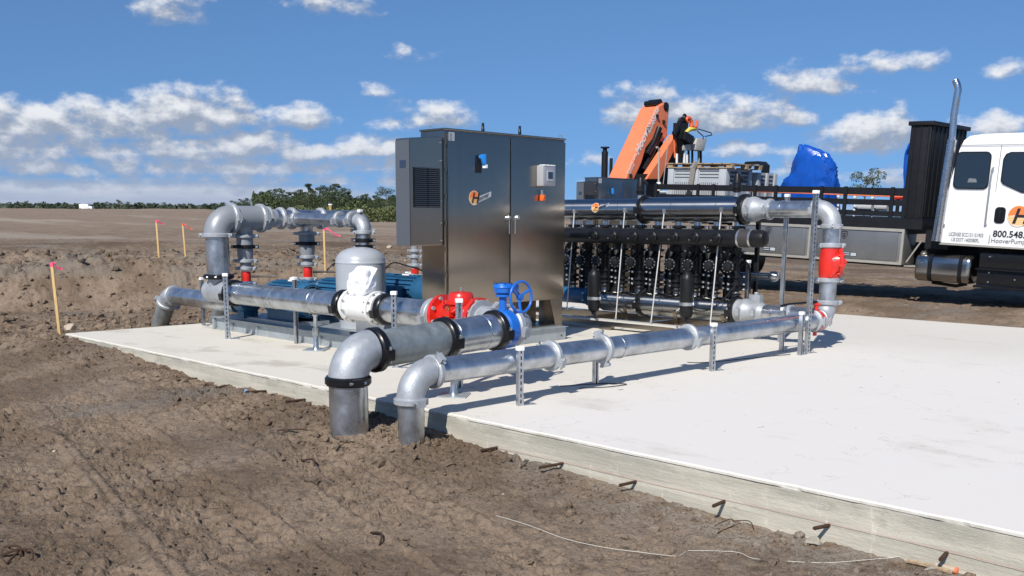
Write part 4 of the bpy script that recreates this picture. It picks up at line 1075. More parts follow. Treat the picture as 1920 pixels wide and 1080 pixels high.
mb = MB(); mb.bb((q0[0]+.09, q0[1]+.05, .10), (q1[0]-.09, q0[1]+.06, bz-.07)); mb.build('front_panel', 'stain', root)
# ---------------------------------------------------------------- filter station
XF = 11.5
ZU, ZL = 1.69, .375
root = thing('filter_header', 'polished stainless header pipe lying across the top of the black filters', 'pipe', (XF, 9, 1.5), 'stainless filter headers')
mb = MB(); mb.cyl((XF, 8.76, ZU), (XF, 11.6, ZU), .152, seg=48); mb.build('slim_section', 'polish', root)
mb = MB(); mb.cyl((XF, 8.76, ZU), (XF, 7.16, ZU), .168, seg=48); mb.build('wide_section', 'polish', root)
for y, r in ((8.76, .168), (7.15, .168)): coupling(root, (XF, y, ZU), B_, r, .085, 'black', ear=(-1, 0, -.05), h=.03)
for y in (10.0, 9.15, 8.22, 7.5):
    r = .152 if y > 8.76 else .168; mb = MB(); mb.lathe((XF, y, ZU), B_, [(-.006, r), (-.004, r+.003), (.004, r+.003), (.006, r)], 40); mb.build('weld_ring', 'stain', root)
for y, r in ((8.90, .152), (7.32, .168)):
    mb = MB(); mb.cyl((XF+.05, y, ZU+r-.02), (XF+.05, y, ZU+r+.05), .035, seg=16); n_ = mb.build('vent_nipple', 'bolt', root)
    mb = MB(); mb.lathe((XF+.05, y, ZU+r+.05), (0, 0, 1), [(0, .035), (.01, .055), (.045, .06), (.05, .07), (.06, .07), (.065, .058), (.11, .056), (.115, .06), (.125, .06), (.16, .05), (.20, .045), (.24, .03), (.25, 0)], 24)
    mb.tube([(XF+.05, y, ZU+r+.23), (XF+.09, y-.04, ZU+r+.24), (XF+.12, y-.07, ZU+r+.2)], .025, 12); mb.build('air_vent', 'rubber', n_)
def mapcyl(y0, z0, r):
    def f(p):
        a = (z0-ZU)/r+p[1]/r
        return V3((XF-(r+.001+p[2]*.5)*math.cos(a), y0-p[0], ZU+(r+.001+p[2]*.5)*math.sin(a)))
    return f
yl = AX(1116, 389, XF-.15)
logo(root, (0, 0, 0), (0, -1, 0), (0, 0, 1), .066, mapfn=mapcyl(yl[1], yl[2], .152))
# galvanised tail of the upper header, elbow and drop
root = thing('delivery_riser', 'galvanised pipe leaving the header and turning down through the tall elbow', 'pipe', (XF, 6.5, 1.2), 'galvanised pipe runs')
mb = MB(); mb.lathe((XF, 7.11, ZU), NX, [(0, .155), (.06, .15), (.10, .16), (.14, .15), (.19, .125), (.24, .12), (.30, .108)], 36); mb.build('reducer', 'cast', root)
coupling(root, (XF, 7.03, ZU), B_, .142, .05, 'cast', ear=(-1, 0, -.1), h=.02); coupling(root, (XF, 6.79, ZU), B_, .108, .06, 'cast', ear=(-1, 0, -.1), h=.026)
mb = MB(); mb.cyl((XF, 6.82, ZU), (XF, 6.12, ZU), .104, seg=32); mb.build('level_pipe', 'galv', root)
band(root, (XF, 6.62, ZU), B_, .104)
coupling(root, (XF, 6.145, ZU), B_, .108, .06, 'cast', ear=(-1, 0, -.1), h=.026)
mb = MB(); mb.elbow((XF, Y2, ZU), NX, (0, 0, -1), .19, .112, 32, 14); mb.build('elbow', 'cast', root)
mb = MB(); mb.cyl((XF, Y2, 1.50), (XF, Y2, 1.27), .104, seg=32); mb.build('upper_drop', 'galv', root)
coupling(root, (XF, Y2, 1.485), (0, 0, 1), .106, .06, 'cast', ear=(-.7, -.7, 0), h=.026)
coupling(root, (XF, Y2, 1.255), (0, 0, 1), .106, .06, 'cast', ear=(.7, -.7, 0), h=.026)
mb = MB(); mb.cyl((XF, Y2, .84), (XF, Y2, .54), .104, seg=32); mb.build('lower_drop', 'galv', root)
coupling(root, (XF, Y2, .835), (0, 0, 1), .106, .06, 'cast', ear=(.7, -.7, 0), h=.03)
coupling(root, (XF, Y2, .56), (0, 0, 1), .106, .06, 'cast', ear=(.7, -.7, 0), h=.03)
mb = MB(); mb.elbow((XF, Y2, .352), (0, 0, -1), (-1, 0, 0), .19, .112, 32, 14); mb.build('bottom_elbow', 'cast', root)
coupling(root, (11.31, Y2, .352), A_, .107, .05, 'cast', ear=(0, -1, 0), h=.026)
# red check valve
root = thing('check_valve', 'glossy red check valve with round bulging bolted cover in the vertical drop', 'valve', (XF, Y2, .86))
zc = 1.045
mb = MB(); mb.lathe((XF, Y2, zc), (0, 0, 1), [(-.19, .112), (-.18, .118), (-.14, .122), (0, .128), (.12, .118), (.16, .112), (.19, .112)], 36); bd = mb.build('body', 'red', root)
dr = unit((.66, -.74, .06)); cc = V3((XF, Y2, zc))
mb = MB(); mb.lathe(cc, dr, [(0, .135), (.06, .145), (.085, .15), (.085, .182), (.125, .182), (.13, .14), (.155, .115), (.17, .03), (.20, .028), (.205, 0.001)], 36, hint=(0, 0, 1)); cv = mb.build('cover', 'red', root)
mb = MB(); a_, u_, v_ = frame(dr)
for k in range(8):
    th = 2*PI*k/8+.2; d = u_*math.cos(th)+v_*math.sin(th); mb.cyl(cc+dr*.07+d*.163, cc+dr*.145+d*.163, .015, seg=8)
mb.build('bolt', 'red', cv)
mb = MB(); fd = unit((-.65, -.76, 0)); sd = np.cross((0, 0, 1), fd)
mb.prism([cc+fd*.10+sd*.03+V3((0, 0, .05)), cc+fd*.10+sd*.12+V3((0, 0, -.02)), cc+fd*.10-sd*.02+V3((0, 0, -.18)), cc+fd*.10-sd*.06+V3((0, 0, -.17))], fd*.035); mb.build('rib', 'red', bd, bevel=.012)
mb = MB(); mb.box(cc+fd*.136+sd*.01+V3((0, 0, .04)), (.004, .04, .03), ux=fd); mb.build('name_plate', 'bolt', bd)
# red butterfly ring + lever
root = thing('wafer_valve', 'small red butterfly valve ring with black lever at the end of the slender pipe', 'valve', (11.22, Y2, .25))
mb = MB(); mb.lathe((11.235, Y2, .353), A_, [(-.028, .10), (-.028, .128), (.028, .128), (.028, .10)], 36); mb.cyl((11.235, Y2, .47), (11.235, Y2, .57), .028); mb.lathe((11.235, Y2, .545), (0, 0, 1), [(0, .055), (.02, .055)], 4)
mb.cyl((11.235, Y2, .24), (11.235, Y2, .17), .024); mb.build('body', 'red', root)
mb = MB(); mb.tube([(11.235, Y2, .575), (11.1, Y2+.03, .58), (10.75, Y2+.10, .575), (10.62, Y2+.12, .56)], [.02, .014, .012, .016], 8); mb.build('lever', 'black', root)
mb = MB(); mb.tube([(11.15, Y2+.02, .565), (10.98, Y2-.04, .52), (10.74, Y2-.10, .475)], [.008, .008, .008], 8); mb.build('latch_rod', 'black', root)
coupling(root, (11.165, Y2, .353), A_, .107, .05, 'cast', ear=(0, -1, 0), h=.026)

# lower header
root = thing('filter_header', 'stainless lower header pipe standing on brackets under the filters', 'pipe', (XF, 8.3, .2), 'stainless filter headers')
mb = MB(); mb.cyl((XF, 7.2, ZL), (XF, 8.72, ZL), .162, seg=44); mb.build('near_section', 'polish', root)
mb = MB(); mb.cyl((XF, 8.72, ZL), (XF, 9.46, ZL), .150, seg=44); mb.lathe((XF, 9.46, ZL), B_, [(0, .15), (.05, .13), (.09, .07)], 40); mb.build('far_section', 'polish', root)
for y in (8.74, 7.22): coupling(root, (XF, y, ZL), B_, .16, .08, 'black', ear=(-1, 0, -.1), h=.034)
for y in (9.1, 8.3, 7.75): 
    mb = MB(); mb.lathe((XF, y, ZL), B_, [(-.006, .16), (-.004, .165), (.004, .165), (.006, .16)], 40); mb.build('weld_ring', 'stain', root)
for y in (8.99, 8.12, 7.35): 
    mb = MB(); mb.box((XF-.13, y-.03, .20), (.012, .06, .25), ux=(1, 0, .35)); mb.build('bracket', 'stain', root)
mb = MB(); mb.cyl((XF-.15, 7.94, ZL+.03), (XF-.2, 7.94, ZL+.03), .035); mb.tube([(XF-.2, 7.94, ZL+.02), (XF-.22, 8.02, ZL-.05), (XF-.22, 8.0, ZL-.07)], .012, 8); mb.build('drain_tap', 'bolt', root)
root = thing('bypass_pipe', 'galvanised bypass pipe with stepped reducers leaving the lower header', 'pipe', (XF, 6.6, .25), 'galvanised pipe runs')
mb = MB(); mb.lathe((XF, 7.18, ZL), NX, [(0, .155), (.06, .15), (.1, .16), (.14, .15), (.19, .125), (.26, .122), (.30, .135), (.34, .125), (.40, .108)], 36); mb.build('reducer', 'cast', root)
coupling(root, (XF, 7.08, ZL), B_, .145, .05, 'cast', ear=(-1, 0, 0), h=.018); coupling(root, (XF, 6.87, ZL), B_, .118, .05, 'cast', ear=(-1, 0, 0), h=.024)
mb = MB(); mb.cyl((XF, 6.8, ZL), (XF, 6.02, ZL), .102, seg=32); mb.build('level_pipe', 'galv', root); band(root, (XF, 6.66, ZL), B_, .102)
coupling(root, (XF, 6.42, ZL), B_, .104, .05, 'cast', ear=(-1, 0, 0), h=.024)
root = thing('blue_pipe', 'short dark blue pipe behind the left filter cylinder', 'pipe', (XF, 10.2, .3))
mb = MB(); mb.cyl((XF, 9.62, .42), (XF, 11.2, .42), .12, seg=28); mb.build('straight_length', 'motor', root)
for y in (9.75, 10.5): coupling(root, (XF, y, .42), B_, .122, .05, 'motor', ear=(-1, 0, 0), h=.026)

# black backwash header in front
XB, ZB, RB = 11.18, 1.325, .108
root = thing('backwash_header', 'thick black plastic header pipe with ribbed round caps along its front', 'pipe', (XB, 8.5, 1.2))
ye = AX(1437, 455, XB)[1]; yc = AX(1400, 455, XB)[1]
mb = MB(); mb.cyl((XB, 11.5, ZB), (XB, yc+.09, ZB), RB, seg=36); mb.build('long_tube', 'rubber', root)
mb = MB(); mb.lathe((XB, yc-.09, ZB), NX, [(0, RB), (yc-.09-ye-.06, RB), (yc-.09-ye-.02, RB*.86), (yc-.09-ye, RB*.5), (yc-.09-ye+.005, .001)], 36); mb.build('end_cap', 'rubber', root)
mb = MB(); mb.cyl((XB, yc+.10, ZB), (XB, yc-.10, ZB), RB+.006, seg=36); mb.build('rubber_sleeve', mat('rubber_sleeve', (.04, .035, .035), .6), root)
for y in (yc+.085, yc-.085): 
    mb = MB(); mb.lathe((XB, y, ZB), B_, [(-.013, RB+.006), (-.013, RB+.012), (.013, RB+.012), (.013, RB+.006)], 36); mb.build('hose_clamp', 'bolt', root)
for u in (1116, 1151, 1189, 1225, 1265.5, 1304, 1345.5):
    y = AX(u, 448, XB-.11)[1]; z = ZB
    mb = MB(); mb.lathe((XB-RB+.02, y, z), (-1, 0, 0), [(0, .062), (.035, .064), (.04, .070), (.055, .070), (.062, .055), (.075, .045), (.085, .02), (.087, .001)], 26)
    for k in range(8):
        th = PI*k/8; d = V3((0, math.cos(th), math.sin(th))); mb.box((XB-RB-.052, y, z), (.02, .11, .010), ux=(1, 0, 0), uz=np.cross((1, 0, 0), d))
    cp = mb.build('ribbed_cap', 'rubber', root)
    mb = MB(); mb.cyl((XB-RB-.02, y+.075, z-.03), (XB-RB-.045, y+.075, z-.03), .010, seg=8); mb.build('bolt', 'bolt', cp)

# the nine filter columns: one built, eight copied
us = [1076, 1105, 1136, 1168, 1201, 1234, 1272, 1308, 1345, 1384]
def column(y, label):
    root = thing('filter_column', label, 'filter', (XF, y, .5), 'black disc filter columns')
    x = XF
    mb = MB(); mb.lathe((x, y, ZU-.13), (0, 0, -1), [(0, .052), (.08, .050), (.10, .052)], 20); mb.build('top_nipple', 'polish', root)
    def blk(z, r=.055): coupling(root, (x, y, z), (0, 0, 1), r, .042, 'rubber', ear=(.72, -.70, 0), h=.024)
    blk(ZU-.235); blk(1.13, .05); blk(.82); blk(.72); blk(.655)
    mb = MB(); mb.lathe((x, y, 0), (0, 0, 1), [(ZU-.24, .050), (ZU-.30, .052), (ZU-.33, .064), (ZU-.36, .064), (1.18, .064), (1.10, .05), (.86, .048), (.62, .05)], 22)
    mb.tube([(x, y, ZU-.34), (x-.14, y, ZU-.33), (x-.32, y, ZB)], .045, 14)
    mb.tube([(x, y, 1.08), (x-.1, y, 1.02), (x-.16, y, .98)], .05, 14)
    mb.box((x-.10, y-.03, 1.16), (.10, .09, .07)); mb.tube([(x-.07, y-.07, ZU-.3), (x-.13, y-.1, 1.3), (x-.12, y-.09, 1.1), (x-.16, y-.05, 1.03)], .008, 6); mb.tube([(x-.05, y+.07, ZU-.28), (x-.10, y+.1, 1.25), (x-.05, y+.08, .9)], .007, 6)
    mb.lathe((x, y, 0), (0, 0, 1), [(1.06, .05), (1.055, .085), (1.03, .085), (1.02, .05)], 18); mb.lathe((x, y, 0), (0, 0, 1), [(.60, .05), (.595, .08), (.575, .08), (.57, .05)], 18)
    mb.build('valve_tree', 'rubber', root)
    mb = MB()
    for k in range(3): mb.cyl((x-.16+.07*k, y-.03, ZU-.325), (x-.16+.07*k, y-.03, ZU-.28), .012, seg=8)
    mb.box((x-.12, y+.02, ZU-.29), (.16, .05, .02)); mb.build('pilot_bolts', 'bolt', root)
    c = V3((x-.17, y-.02, .955)); d = unit((-.93, -.32, 0))
    mb = MB(); mb.lathe(c, d, [(0, .070), (.03, .082), (.05, .082), (.055, .06), (.085, .045), (.09, .001)], 24); cv = mb.build('valve_cover', 'rubber', root)
    a_, u_, v_ = frame(d); mb = MB()
    for k in range(10):
        th = 2*PI*k/10; dd = u_*math.cos(th)+v_*math.sin(th); mb.cyl(c+d*.045+dd*.072, c+d*.060+dd*.072, .007, seg=6)
    mb.build('screw', 'bolt', cv)
    mb = MB(); mb.lathe((x, y, 0), (0, 0, 1), [(.62, .046), (.56, .045), (.50, .05)], 20); mb.build('bottom_nipple', 'polish', root)
    # filter body standing behind
    mb = MB(); mb.lathe((x+.22, y+.26, .28), (0, 0, 1), [(0, .05), (.06, .10), (.40, .105), (.41, .115), (.45, .115), (.46, .105), (.80, .10), (.87, .07), (.9, .02)], 24)
    mb.tube([(x+.22, y+.26, 1.15), (x+.2, y+.24, 1.25), (x+.1, y+.1, 1.28), (x, y, 1.22)], .045, 12); mb.build('filter_body', 'rubber', root)
    return root
nm = ['beside the cabinet, first', 'second from the cabinet', 'third from the cabinet', 'fourth from the cabinet', 'fifth from the cabinet', 'sixth from the cabinet', 'fourth from the right end', 'third from the right end', 'next to last at the right end', 'last at the right end, under the two hose clamps']
col0 = None
for u, n_ in zip(us, nm):
    y = float(AX(u, 425, XF)[1]); lb = 'black disc filter column '+n_
    if col0 is None: col0 = column(y, lb)
    else:
        c_ = copy_tree(col0); c_.location = (XF, y, .5); c_['label'] = lb; c_.rotation_euler = (0, 0, random.uniform(-.13, .13))
# upright black cylinders in front
def cyl_filter(u, vt, vb, label, X=10.98):
    top = AX(u, vt, X); bot = AX(u, vb, X); y = top[1]; h = top[2]-bot[2]; z0 = bot[2]
    root = thing('filter_cylinder', label, 'filter', (X, y, z0), 'upright black filter cylinders')
    mb = MB(); mb.lathe((X, y, z0), (0, 0, 1), [(h*.36, .088), (h*.36+.01, .092), (h*.80, .092), (h*.86, .085), (h*.93, .055), (h*.96, .03), (h, .028)], 32)
    mb.torus((X, y, z0+h*.97), (.5, -.8, 0), .03, .009, 16, 6)
    for k in range(8):
        th = 2*PI*k/8; d = V3((math.cos(th), math.sin(th), 0)); mb.tube([V3((X, y, z0+h*.84))+d*.088, V3((X, y, z0+h*.95))+d*.035], .006, 6)
    mb.build('bowl', 'rubber', root)
    mb = MB(); mb.lathe((X, y, z0+h*.345), (0, 0, 1), [(-.022, .09), (-.022, .097), (.022, .097), (.022, .09)], 32); mb.box((X-.06, y-.085, z0+h*.345), (.05, .03, .03), ux=(.8, -.6, 0)); mb.build('clamp_band', 'bolt', root)
    mb = MB(); mb.lathe((X, y, z0), (0, 0, 1), [(0, .03), (h*.05, .035), (h*.09, .07), (h*.15, .085), (h*.33, .09)], 28); mb.tube([(X, y, z0+.05), (X-.05, y-.05, z0+.02), (X-.05, y-.1, z0-.02)], .02, 8); mb.build('valve_base', 'rubber', root)
cyl_filter(1115, 500, 590, 'black filter cylinder with silver band nearer the cabinet')
cyl_filter(1289.5, 505, 604, 'black filter cylinder with silver band nearer the pad edge')
# slanting tie rods
for i, (u0, v0, u1, v1, nme) in enumerate([(1077, 396, 1063, 578, 'beside the cabinet'), (1171.5, 394, 1154.5, 598, 'left of the header coupling'), (1245.6, 396, 1220.8, 603, 'right of the header coupling'), (1352.5, 393, 1331.7, 608, 'nearest the header end')]):
    a = AX(u0, v0, XF-.165); b = AX(u1, v1, 11.02)
    root = thing('tie_rod', 'thin white slanting tie rod '+nme, 'rod', b, 'slanting tie rods in front of the filters')
    mb = MB(); mb.cyl(a, b, .0085, seg=10); mb.build('rod', mat('white_rod', (.62, .60, .56), .35, .3) if i == 0 else bpy.data.materials['white_rod'], root)
    mb = MB(); mb.box(a, (.03, .04, .06)); mb.build('rod_end', 'bolt', root)
    mb = MB(); mb.cyl(V3(b)-V3((0, 0, .02)), V3(b)+V3((0, 0, .02)), .018, seg=8); mb.build('rod_nut', 'bolt', root)
# filter frame
root = thing('filter_skid', 'low pale steel skid frame under the filter station', 'skid', (11.4, 8.9, 0))
mb = MB(); mb.bb((10.99, 7.30, .128), (11.12, 11.2, .152)); mb.build('rail_flange', mat('pale_rail', (.62, .60, .54), .5, .3), root)
mb = MB(); mb.bb((11.07, 7.30, .055), (11.08, 11.2, .127)); mb.build('rail_web', 'stain', root)
mb = MB(); mb.bb((11.95, 7.30, .055), (12.05, 11.2, .152)); mb.build('rear_rail', 'stain', root)
for y in (7.32, 8.45, 9.6, 11.1): 
    mb = MB(); mb.bb((11.12, y, .06), (11.94, y+.06, .14)); mb.build('cross_member', 'stain', root)
for y in (7.95, 9.05): 
    mb = MB(); mb.bb((11.05, y-.08, .003), (11.13, y+.14, .054)); mb.build('levelling_foot', 'stain', root)
for y in (8.2, 10.4): 
    mb = MB(); mb.bb((11.93, y-.08, .003), (12.04, y+.08, .054)); mb.build('levelling_foot', 'stain', root)
mb = MB(); mb.bb((11.86, 7.16, ZU-.0), (11.9, 7.2, ZU+.01))
# upright frame behind filters
for y in (7.25, 9.2, 11.2):
    mb = MB(); mb.bb((11.98, y-.025, .153), (12.03, y+.025, 1.95-.4)); mb.build('upright', 'blackmatte', root)
mb = MB(); mb.box((11.66, 7.02, .52), (.10, .16, .13)); mb.cyl((11.66, 7.02, .58), (11.66, 7.02, .62), .03); o = mb.build('junction_box', 'cast', None, bevel=.01); tag(o, 'small grey junction box on the post beside the lower header', 'box')
mb = MB(); a = AX(1443, 518, 11.85); mb.cyl(a+V3((0, .18, 0)), a, .045); mb.lathe(a, NX, [(0, .045), (.03, .068), (.08, .07), (.12, .05), (.13, .001)], 22); mb.cyl(a+V3((0, .18, 0)), a+V3((0, .5, 0)), .035); o = mb.build('pressure_dome', 'polish', None); tag(o, 'rounded stainless end cap beside the medium post', 'cap')
cable('cable', 'black drooping cable hanging below the left end of the lower header', [(11.3, 9.35, .5), (11.25, 9.15, .36), (11.25, 8.95, .33), (11.28, 8.72, .45), (11.35, 8.6, .6)], .008, group='black cables on the filters')
cable('cable', 'black drooping cable hanging near the right end of the lower header', [(11.3, 7.95, .5), (11.25, 7.75, .38), (11.25, 7.55, .36), (11.28, 7.35, .46), (11.4, 7.15, .75)], .008, group='black cables on the filters')
cable('cable', 'black cable running down the medium post beside the bypass pipe', [(11.5, 7.2, .95), (11.6, 7.15, 1.0), (11.68, 7.14, .85), (11.66, 7.12, .6)], .012, group='black cables on the filters')
cable('cable', 'thin grey wire lying on the pad beneath the slender pipe', [(9.1, 6.3, .01), (9.3, 6.15, .008), (10.2, 5.95, .008), (10.55, 5.86, .01)], .004)
cable('cable', 'small wire loop lying on the pad beside the slender pipe coupling', [(6.9, 6.2, .008), (7.3, 6.02, .008), (7.45, 5.84, .008), (7.2, 5.86, .008), (6.95, 6.0, .008)], .004)
# ---------------------------------------------------------------- truck (built level, then set down nose-low)
TTH, TX, TY, TZ = .033, 18., 7., .05
def tl(u, v, X0=TX):
    P = AX(u, v, X0); y, z = P[1]-TY, P[2]-TZ
    return y*math.cos(TTH)+z*math.sin(TTH), -y*math.sin(TTH)+z*math.cos(TTH)
def set_down(root):
    b = root.location; y, z = b[1], b[2]
    root.location = (TX+b[0], TY+y*math.cos(TTH)-z*math.sin(TTH), TZ+y*math.sin(TTH)+z*math.cos(TTH)); root.rotation_euler = (TTH, 0, 0)
FL = ((0, -1, 0), (0, 0, 1))
tr = thing('flatbed_truck', 'white crew cab flatbed truck with stake sides, steel toolboxes and upright exhaust', 'truck', (0, 0, 0))
mb = MB()
for x in (.75, 1.5): mb.bb((x, -3.9, .80), (x+.09, 6.6, 1.06))
for y in (5.9, 3.9, 2.2, .8): mb.bb((.84, y, .85), (1.5, y+.1, 1.0))
mb.bb((.6, -2.4, .55), (1.8, -.2, 1.08)); mb.bb((.9, .2, .6), (1.4, 4.6, .79)); mb.build('chassis', 'blackmatte', tr)
mb = MB(); mb.bb((.02, .63, 1.40), (2.38, 6.6, 1.50)); mb.bb((0, .60, 1.335), (.06, 6.62, 1.515)); mb.bb((2.34, .60, 1.335), (2.4, 6.62, 1.515)); dk = mb.build('bed_deck', 'blackmatte', tr)
mb = MB()
for k in range(12): mb.bb((.15, .9+k*.47, 1.24), (2.25, .97+k*.47, 1.399))
mb.build('cross_beam', 'blackmatte', dk)
def stake_side(x, posts, nm):
    mb = MB()
    for z0, z1 in ((1.935, 2.055), (1.74, 1.845), (1.545, 1.63)): mb.bb((x, 1.0, z0), (x+.03, 6.58, z1))
    sd = mb.build(nm, 'blackmatte', tr, smooth=False)
    for y in posts:
        mb = MB(); mb.bb((x-.028, y-.035, 1.52), (x-.002, y+.035, 2.07)); mb.build('stake_post', 'blackmatte', sd, smooth=False)
pp = [float(tl(u, 370)[0]) for u in (1228, 1307, 1336, 1414, 1453, 1539, 1584, 1672, 1696)]
stake_side(.03, pp, 'stake_side'); stake_side(2.33, pp[::2], 'stake_side')
mb = MB(); mb.bb((.02, .63, 1.52), (1.62, 1.0, 3.14)); hb = mb.build('headboard', 'blackmatte', tr, bevel=.01)
mb = MB(); mb.bb((-.02, .58, 3.141), (1.66, 1.04, 3.215)); mb.build('headboard_cap', 'blackmatte', hb, bevel=.012)
mb = MB()
for k in range(9): mb.bb((.06+k*.185, .612, 1.56), (.085+k*.185, .629, 3.13))
for k in range(3): mb.bb((.006, .66+k*.13, 1.56), (.019, .685+k*.13, 3.13))
mb.build('headboard_rib', 'blackmatte', hb)
def shield(par, org, s, m='ink'):
    pts = [(-.5, .55), (0, .65), (.5, .55), (.46, 0), (.25, -.42), (0, -.62), (-.25, -.42), (-.46, 0)]
    o3 = V3(org); mb = MB()
    ou = [o3+V3((0, -a*s, b*s)) for a, b in pts]; inn = [o3+V3((0, -a*s*.78, b*s*.78)) for a, b in pts]; n = len(pts)
    mb.add(ou+inn, [(i, (i+1) % n, (i+1) % n+n, i+n) for i in range(n)])
    mb.add([o3+V3((0, a*s, b*s)) for a, b in ((-.28, .3), (.28, .3), (.22, .12), (-.22, .12))], [(0, 1, 2, 3)])
    mb.add([o3+V3((0, a*s, b*s)) for a, b in ((-.22, -.02), (.26, .04), (.12, -.25), (-.05, -.32))], [(0, 1, 2, 3)])
    mb.build('shield_emblem', m, par, smooth=False)
for y0, y1 in ((.91, 2.68), (2.75, 4.52)):
    mb = MB(); mb.bb((.03, y0, .69), (.55, y1, 1.325)); bx = mb.build('toolbox', 'aluminium', tr, bevel=.008)
    mb = MB(); t = .045
    mb.bb((.0, y0, 1.28), (.029, y1, 1.33)); mb.bb((.0, y0, .685), (.029, y1, .73)); mb.bb((.0, y0, .7301), (.029, y0+t, 1.2799)); mb.bb((.0, y1-t, .7301), (.029, y1, 1.2799)); mb.build('edge_trim', 'trim', bx, smooth=False)
    mb = MB(); mb.bb((.012, y0+.11, .75), (.0295, y1-.06, 1.26)); dr_ = mb.build('toolbox_door', mat('door_aluminium', (.24, .24, .235), .40, .7, .12, 2.5) if y0 < 1 else bpy.data.materials['door_aluminium'], bx, bevel=.004)
    ym = (y0+y1)/2+.02
    shield(dr_, (.009, y1-.62 if y0 < 1 else y0+.93, 1.17), .13)
    mb = MB(); yl0 = y1-.62 if y0 < 1 else y0+1.02; mb.bb((.009, yl0-.28, .785), (.0115, yl0+.0, .86)); pl = mb.build('maker_plate', 'ink', dr_)
    mb = MB(); mb.bb((.0075, yl0-.27, .793), (.0088, yl0-.16, .851)); mb.bb((.0075, yl0-.14, .80), (.0088, yl0-.012, .815)); mb.bb((.0075, yl0-.14, .835), (.0088, yl0-.012, .85)); mb.build('plate_print', 'ribbon', pl)
mb = MB(); mb.tube([(.1, .86, .74), (.1, .62, 1.14)], .016, 8); mb.bb((.1, .62, .66), (.45, .90, .68)); mb.build('toolbox_brace', 'trim', tr)
# rear wheels and guard
def wheel(x0, x1, y, r=.49):
    mb = MB(); mb.lathe((x0, y, r+.0), A_, [(0, r*.55), (0, r*.93), (.03, r), (x1-x0-.03, r), (x1-x0, r*.93), (x1-x0, r*.55)], 40); w = mb.build('wheel', 'rubber', tr)
    mb = MB(); mb.lathe((x0+.02, y, r), A_, [(0, r*.57), (.06, r*.5), (.10, r*.42), (.10, r*.2), (.02, r*.18), (.0, .001)], 30); mb.build('rim', 'white', w)
wheel(.06, .62, 5.56); wheel(1.80, 2.36, 5.56)
mb = MB()
mb.tube([(.33, 5.56+.62*math.cos(a), .5+.62*math.sin(a)) for a in np.linspace(.1, 3.04, 14)], .02, 6)
mb.build('mudguard_rail', 'blackmatte', tr)
# fuel tank
mb = MB(); y0, y1 = -.305, .675
sec = [(.30+.27*np.sign(math.cos(a))*abs(math.cos(a))**.55, .675+.25*np.sign(math.sin(a))*abs(math.sin(a))**.55) for a in np.linspace(0, 2*PI, 41)[:-1]]
rings = [(y1-.0, .86), (y1-.012, .95), (y1-.04, 1.), (y0+.07, 1.), (y0+.03, .96), (y0, .86)]
vs = []; n = len(sec)
for y, k in rings: vs += [(.30+(a-.30)*k, y, .675+(b-.675)*k) for a, b in sec]
fs = [(i*n+j, i*n+(j+1) % n, (i+1)*n+(j+1) % n, (i+1)*n+j) for i in range(len(rings)-1) for j in range(n)]+[tuple(range(n)), tuple((len(rings)-1)*n+j for j in range(n))[::-1]]
mb.add(vs, fs); ft = mb.build('fuel_tank', 'fuel', tr, sharp=50)
for yy in (.40, -.13):
    mb = MB(); vs = []
    for y in (yy-.035, yy+.035): vs += [(.30+(a-.30)*1.03, y, .675+(b-.675)*1.03) for a, b in sec]
    mb.add(vs, [(j, (j+1) % n, (j+1) % n+n, j+n) for j in range(n)]); mb.build('tank_strap', 'black', ft)
mb = MB(); mb.lathe((.12, .56, .88), unit((-.3, 0, 1)), [(0, .055), (.05, .055), (.055, .04), (.075, .04)], 20); mb.build('filler_cap', 'bolt', ft)
mb = MB(); mb.tube([(.3, .43, .40), (.3, -.0, .37), (.3, -.18, .42)], .03, 8); mb.build('hose', 'blackmatte', tr)
# step skirt
mb = MB(); mb.bb((.06, -2.35, .44), (.14, -.42, .70)); mb.bb((.10, -2.35, .72), (.20, -.42, .99)); mb.bb((.0, -2.35, .70), (.22, -.40, .725)); mb.bb((-.02, -2.35, .395), (.25, -.40, .435)); sk = mb.build('step_skirt', 'black', tr, bevel=.01)
mb = MB()
for y, z in ((-.6, .93), (-.62, .66), (-1.05, .57), (-.62, .50), (-1.5, .63)): mb.cyl((.05, y, z), (.06 if z < .7 else .1, y, z), .014, seg=8)
mb.build('rivet', 'bolt', sk)
# cab
prof = [(.27, 1.12), (.262, 1.5), (.20, 2.2), (.12, 2.72), (.07, 2.88), (-.02, 2.955), (-.25, 2.985), (-1.5, 3.0), (-1.85, 2.95), (-2.15, 2.7), (-2.62, 1.98), (-2.70, 1.85), (-2.72, 1.10), (-1.0, 1.105)]
mb = MB()
def cabx(z): return .0+(.05*max(0, z-2.1)**1.0+.14*max(0, z-2.75))
vs = []; n = len(prof)
for y, z in prof: vs.append((cabx(z), y, z))
for y, z in prof: vs.append((2.3-cabx(z), y, z))
mb.add(vs, [tuple(range(n)), tuple(range(n, 2*n))[::-1]]+[(i, (i+1) % n, (i+1) % n+n, i+n) for i in range(n)])
cb = mb.build('cab', 'truckwhite', tr, bevel=.035)
def sidep(pts, m, nm, par, x=-.004, th=.004, smooth_=False, bev=0):
    mb = MB(); q = [(cabx(z)+x, y, z) for y, z in pts]; mb.prism(q, (th, 0, 0)); return mb.build(nm, m, par, bevel=bev, smooth=smooth_)
def rrect(y0, z0, y1, z1, r, skew=0.):
    pts = []
    for (cy, cz, a0) in ((y1+r, z1-r, PI/2), (y0-r, z1-r, 0), (y0-r, z0+r, -PI/2), (y1+r, z0+r, -PI)):
        for k in range(6):
            a = a0+k/5*PI/2 if False else a0+PI/2-k/5*PI/2
            pts.append((cy+r*math.cos(a), cz+r*math.sin(a)))
    zc_ = (z0+z1)/2
    return [(y+skew*(z-zc_), z) for y, z in pts]
win = rrect(.13, 2.08, -.43, 2.665, .09, .02)
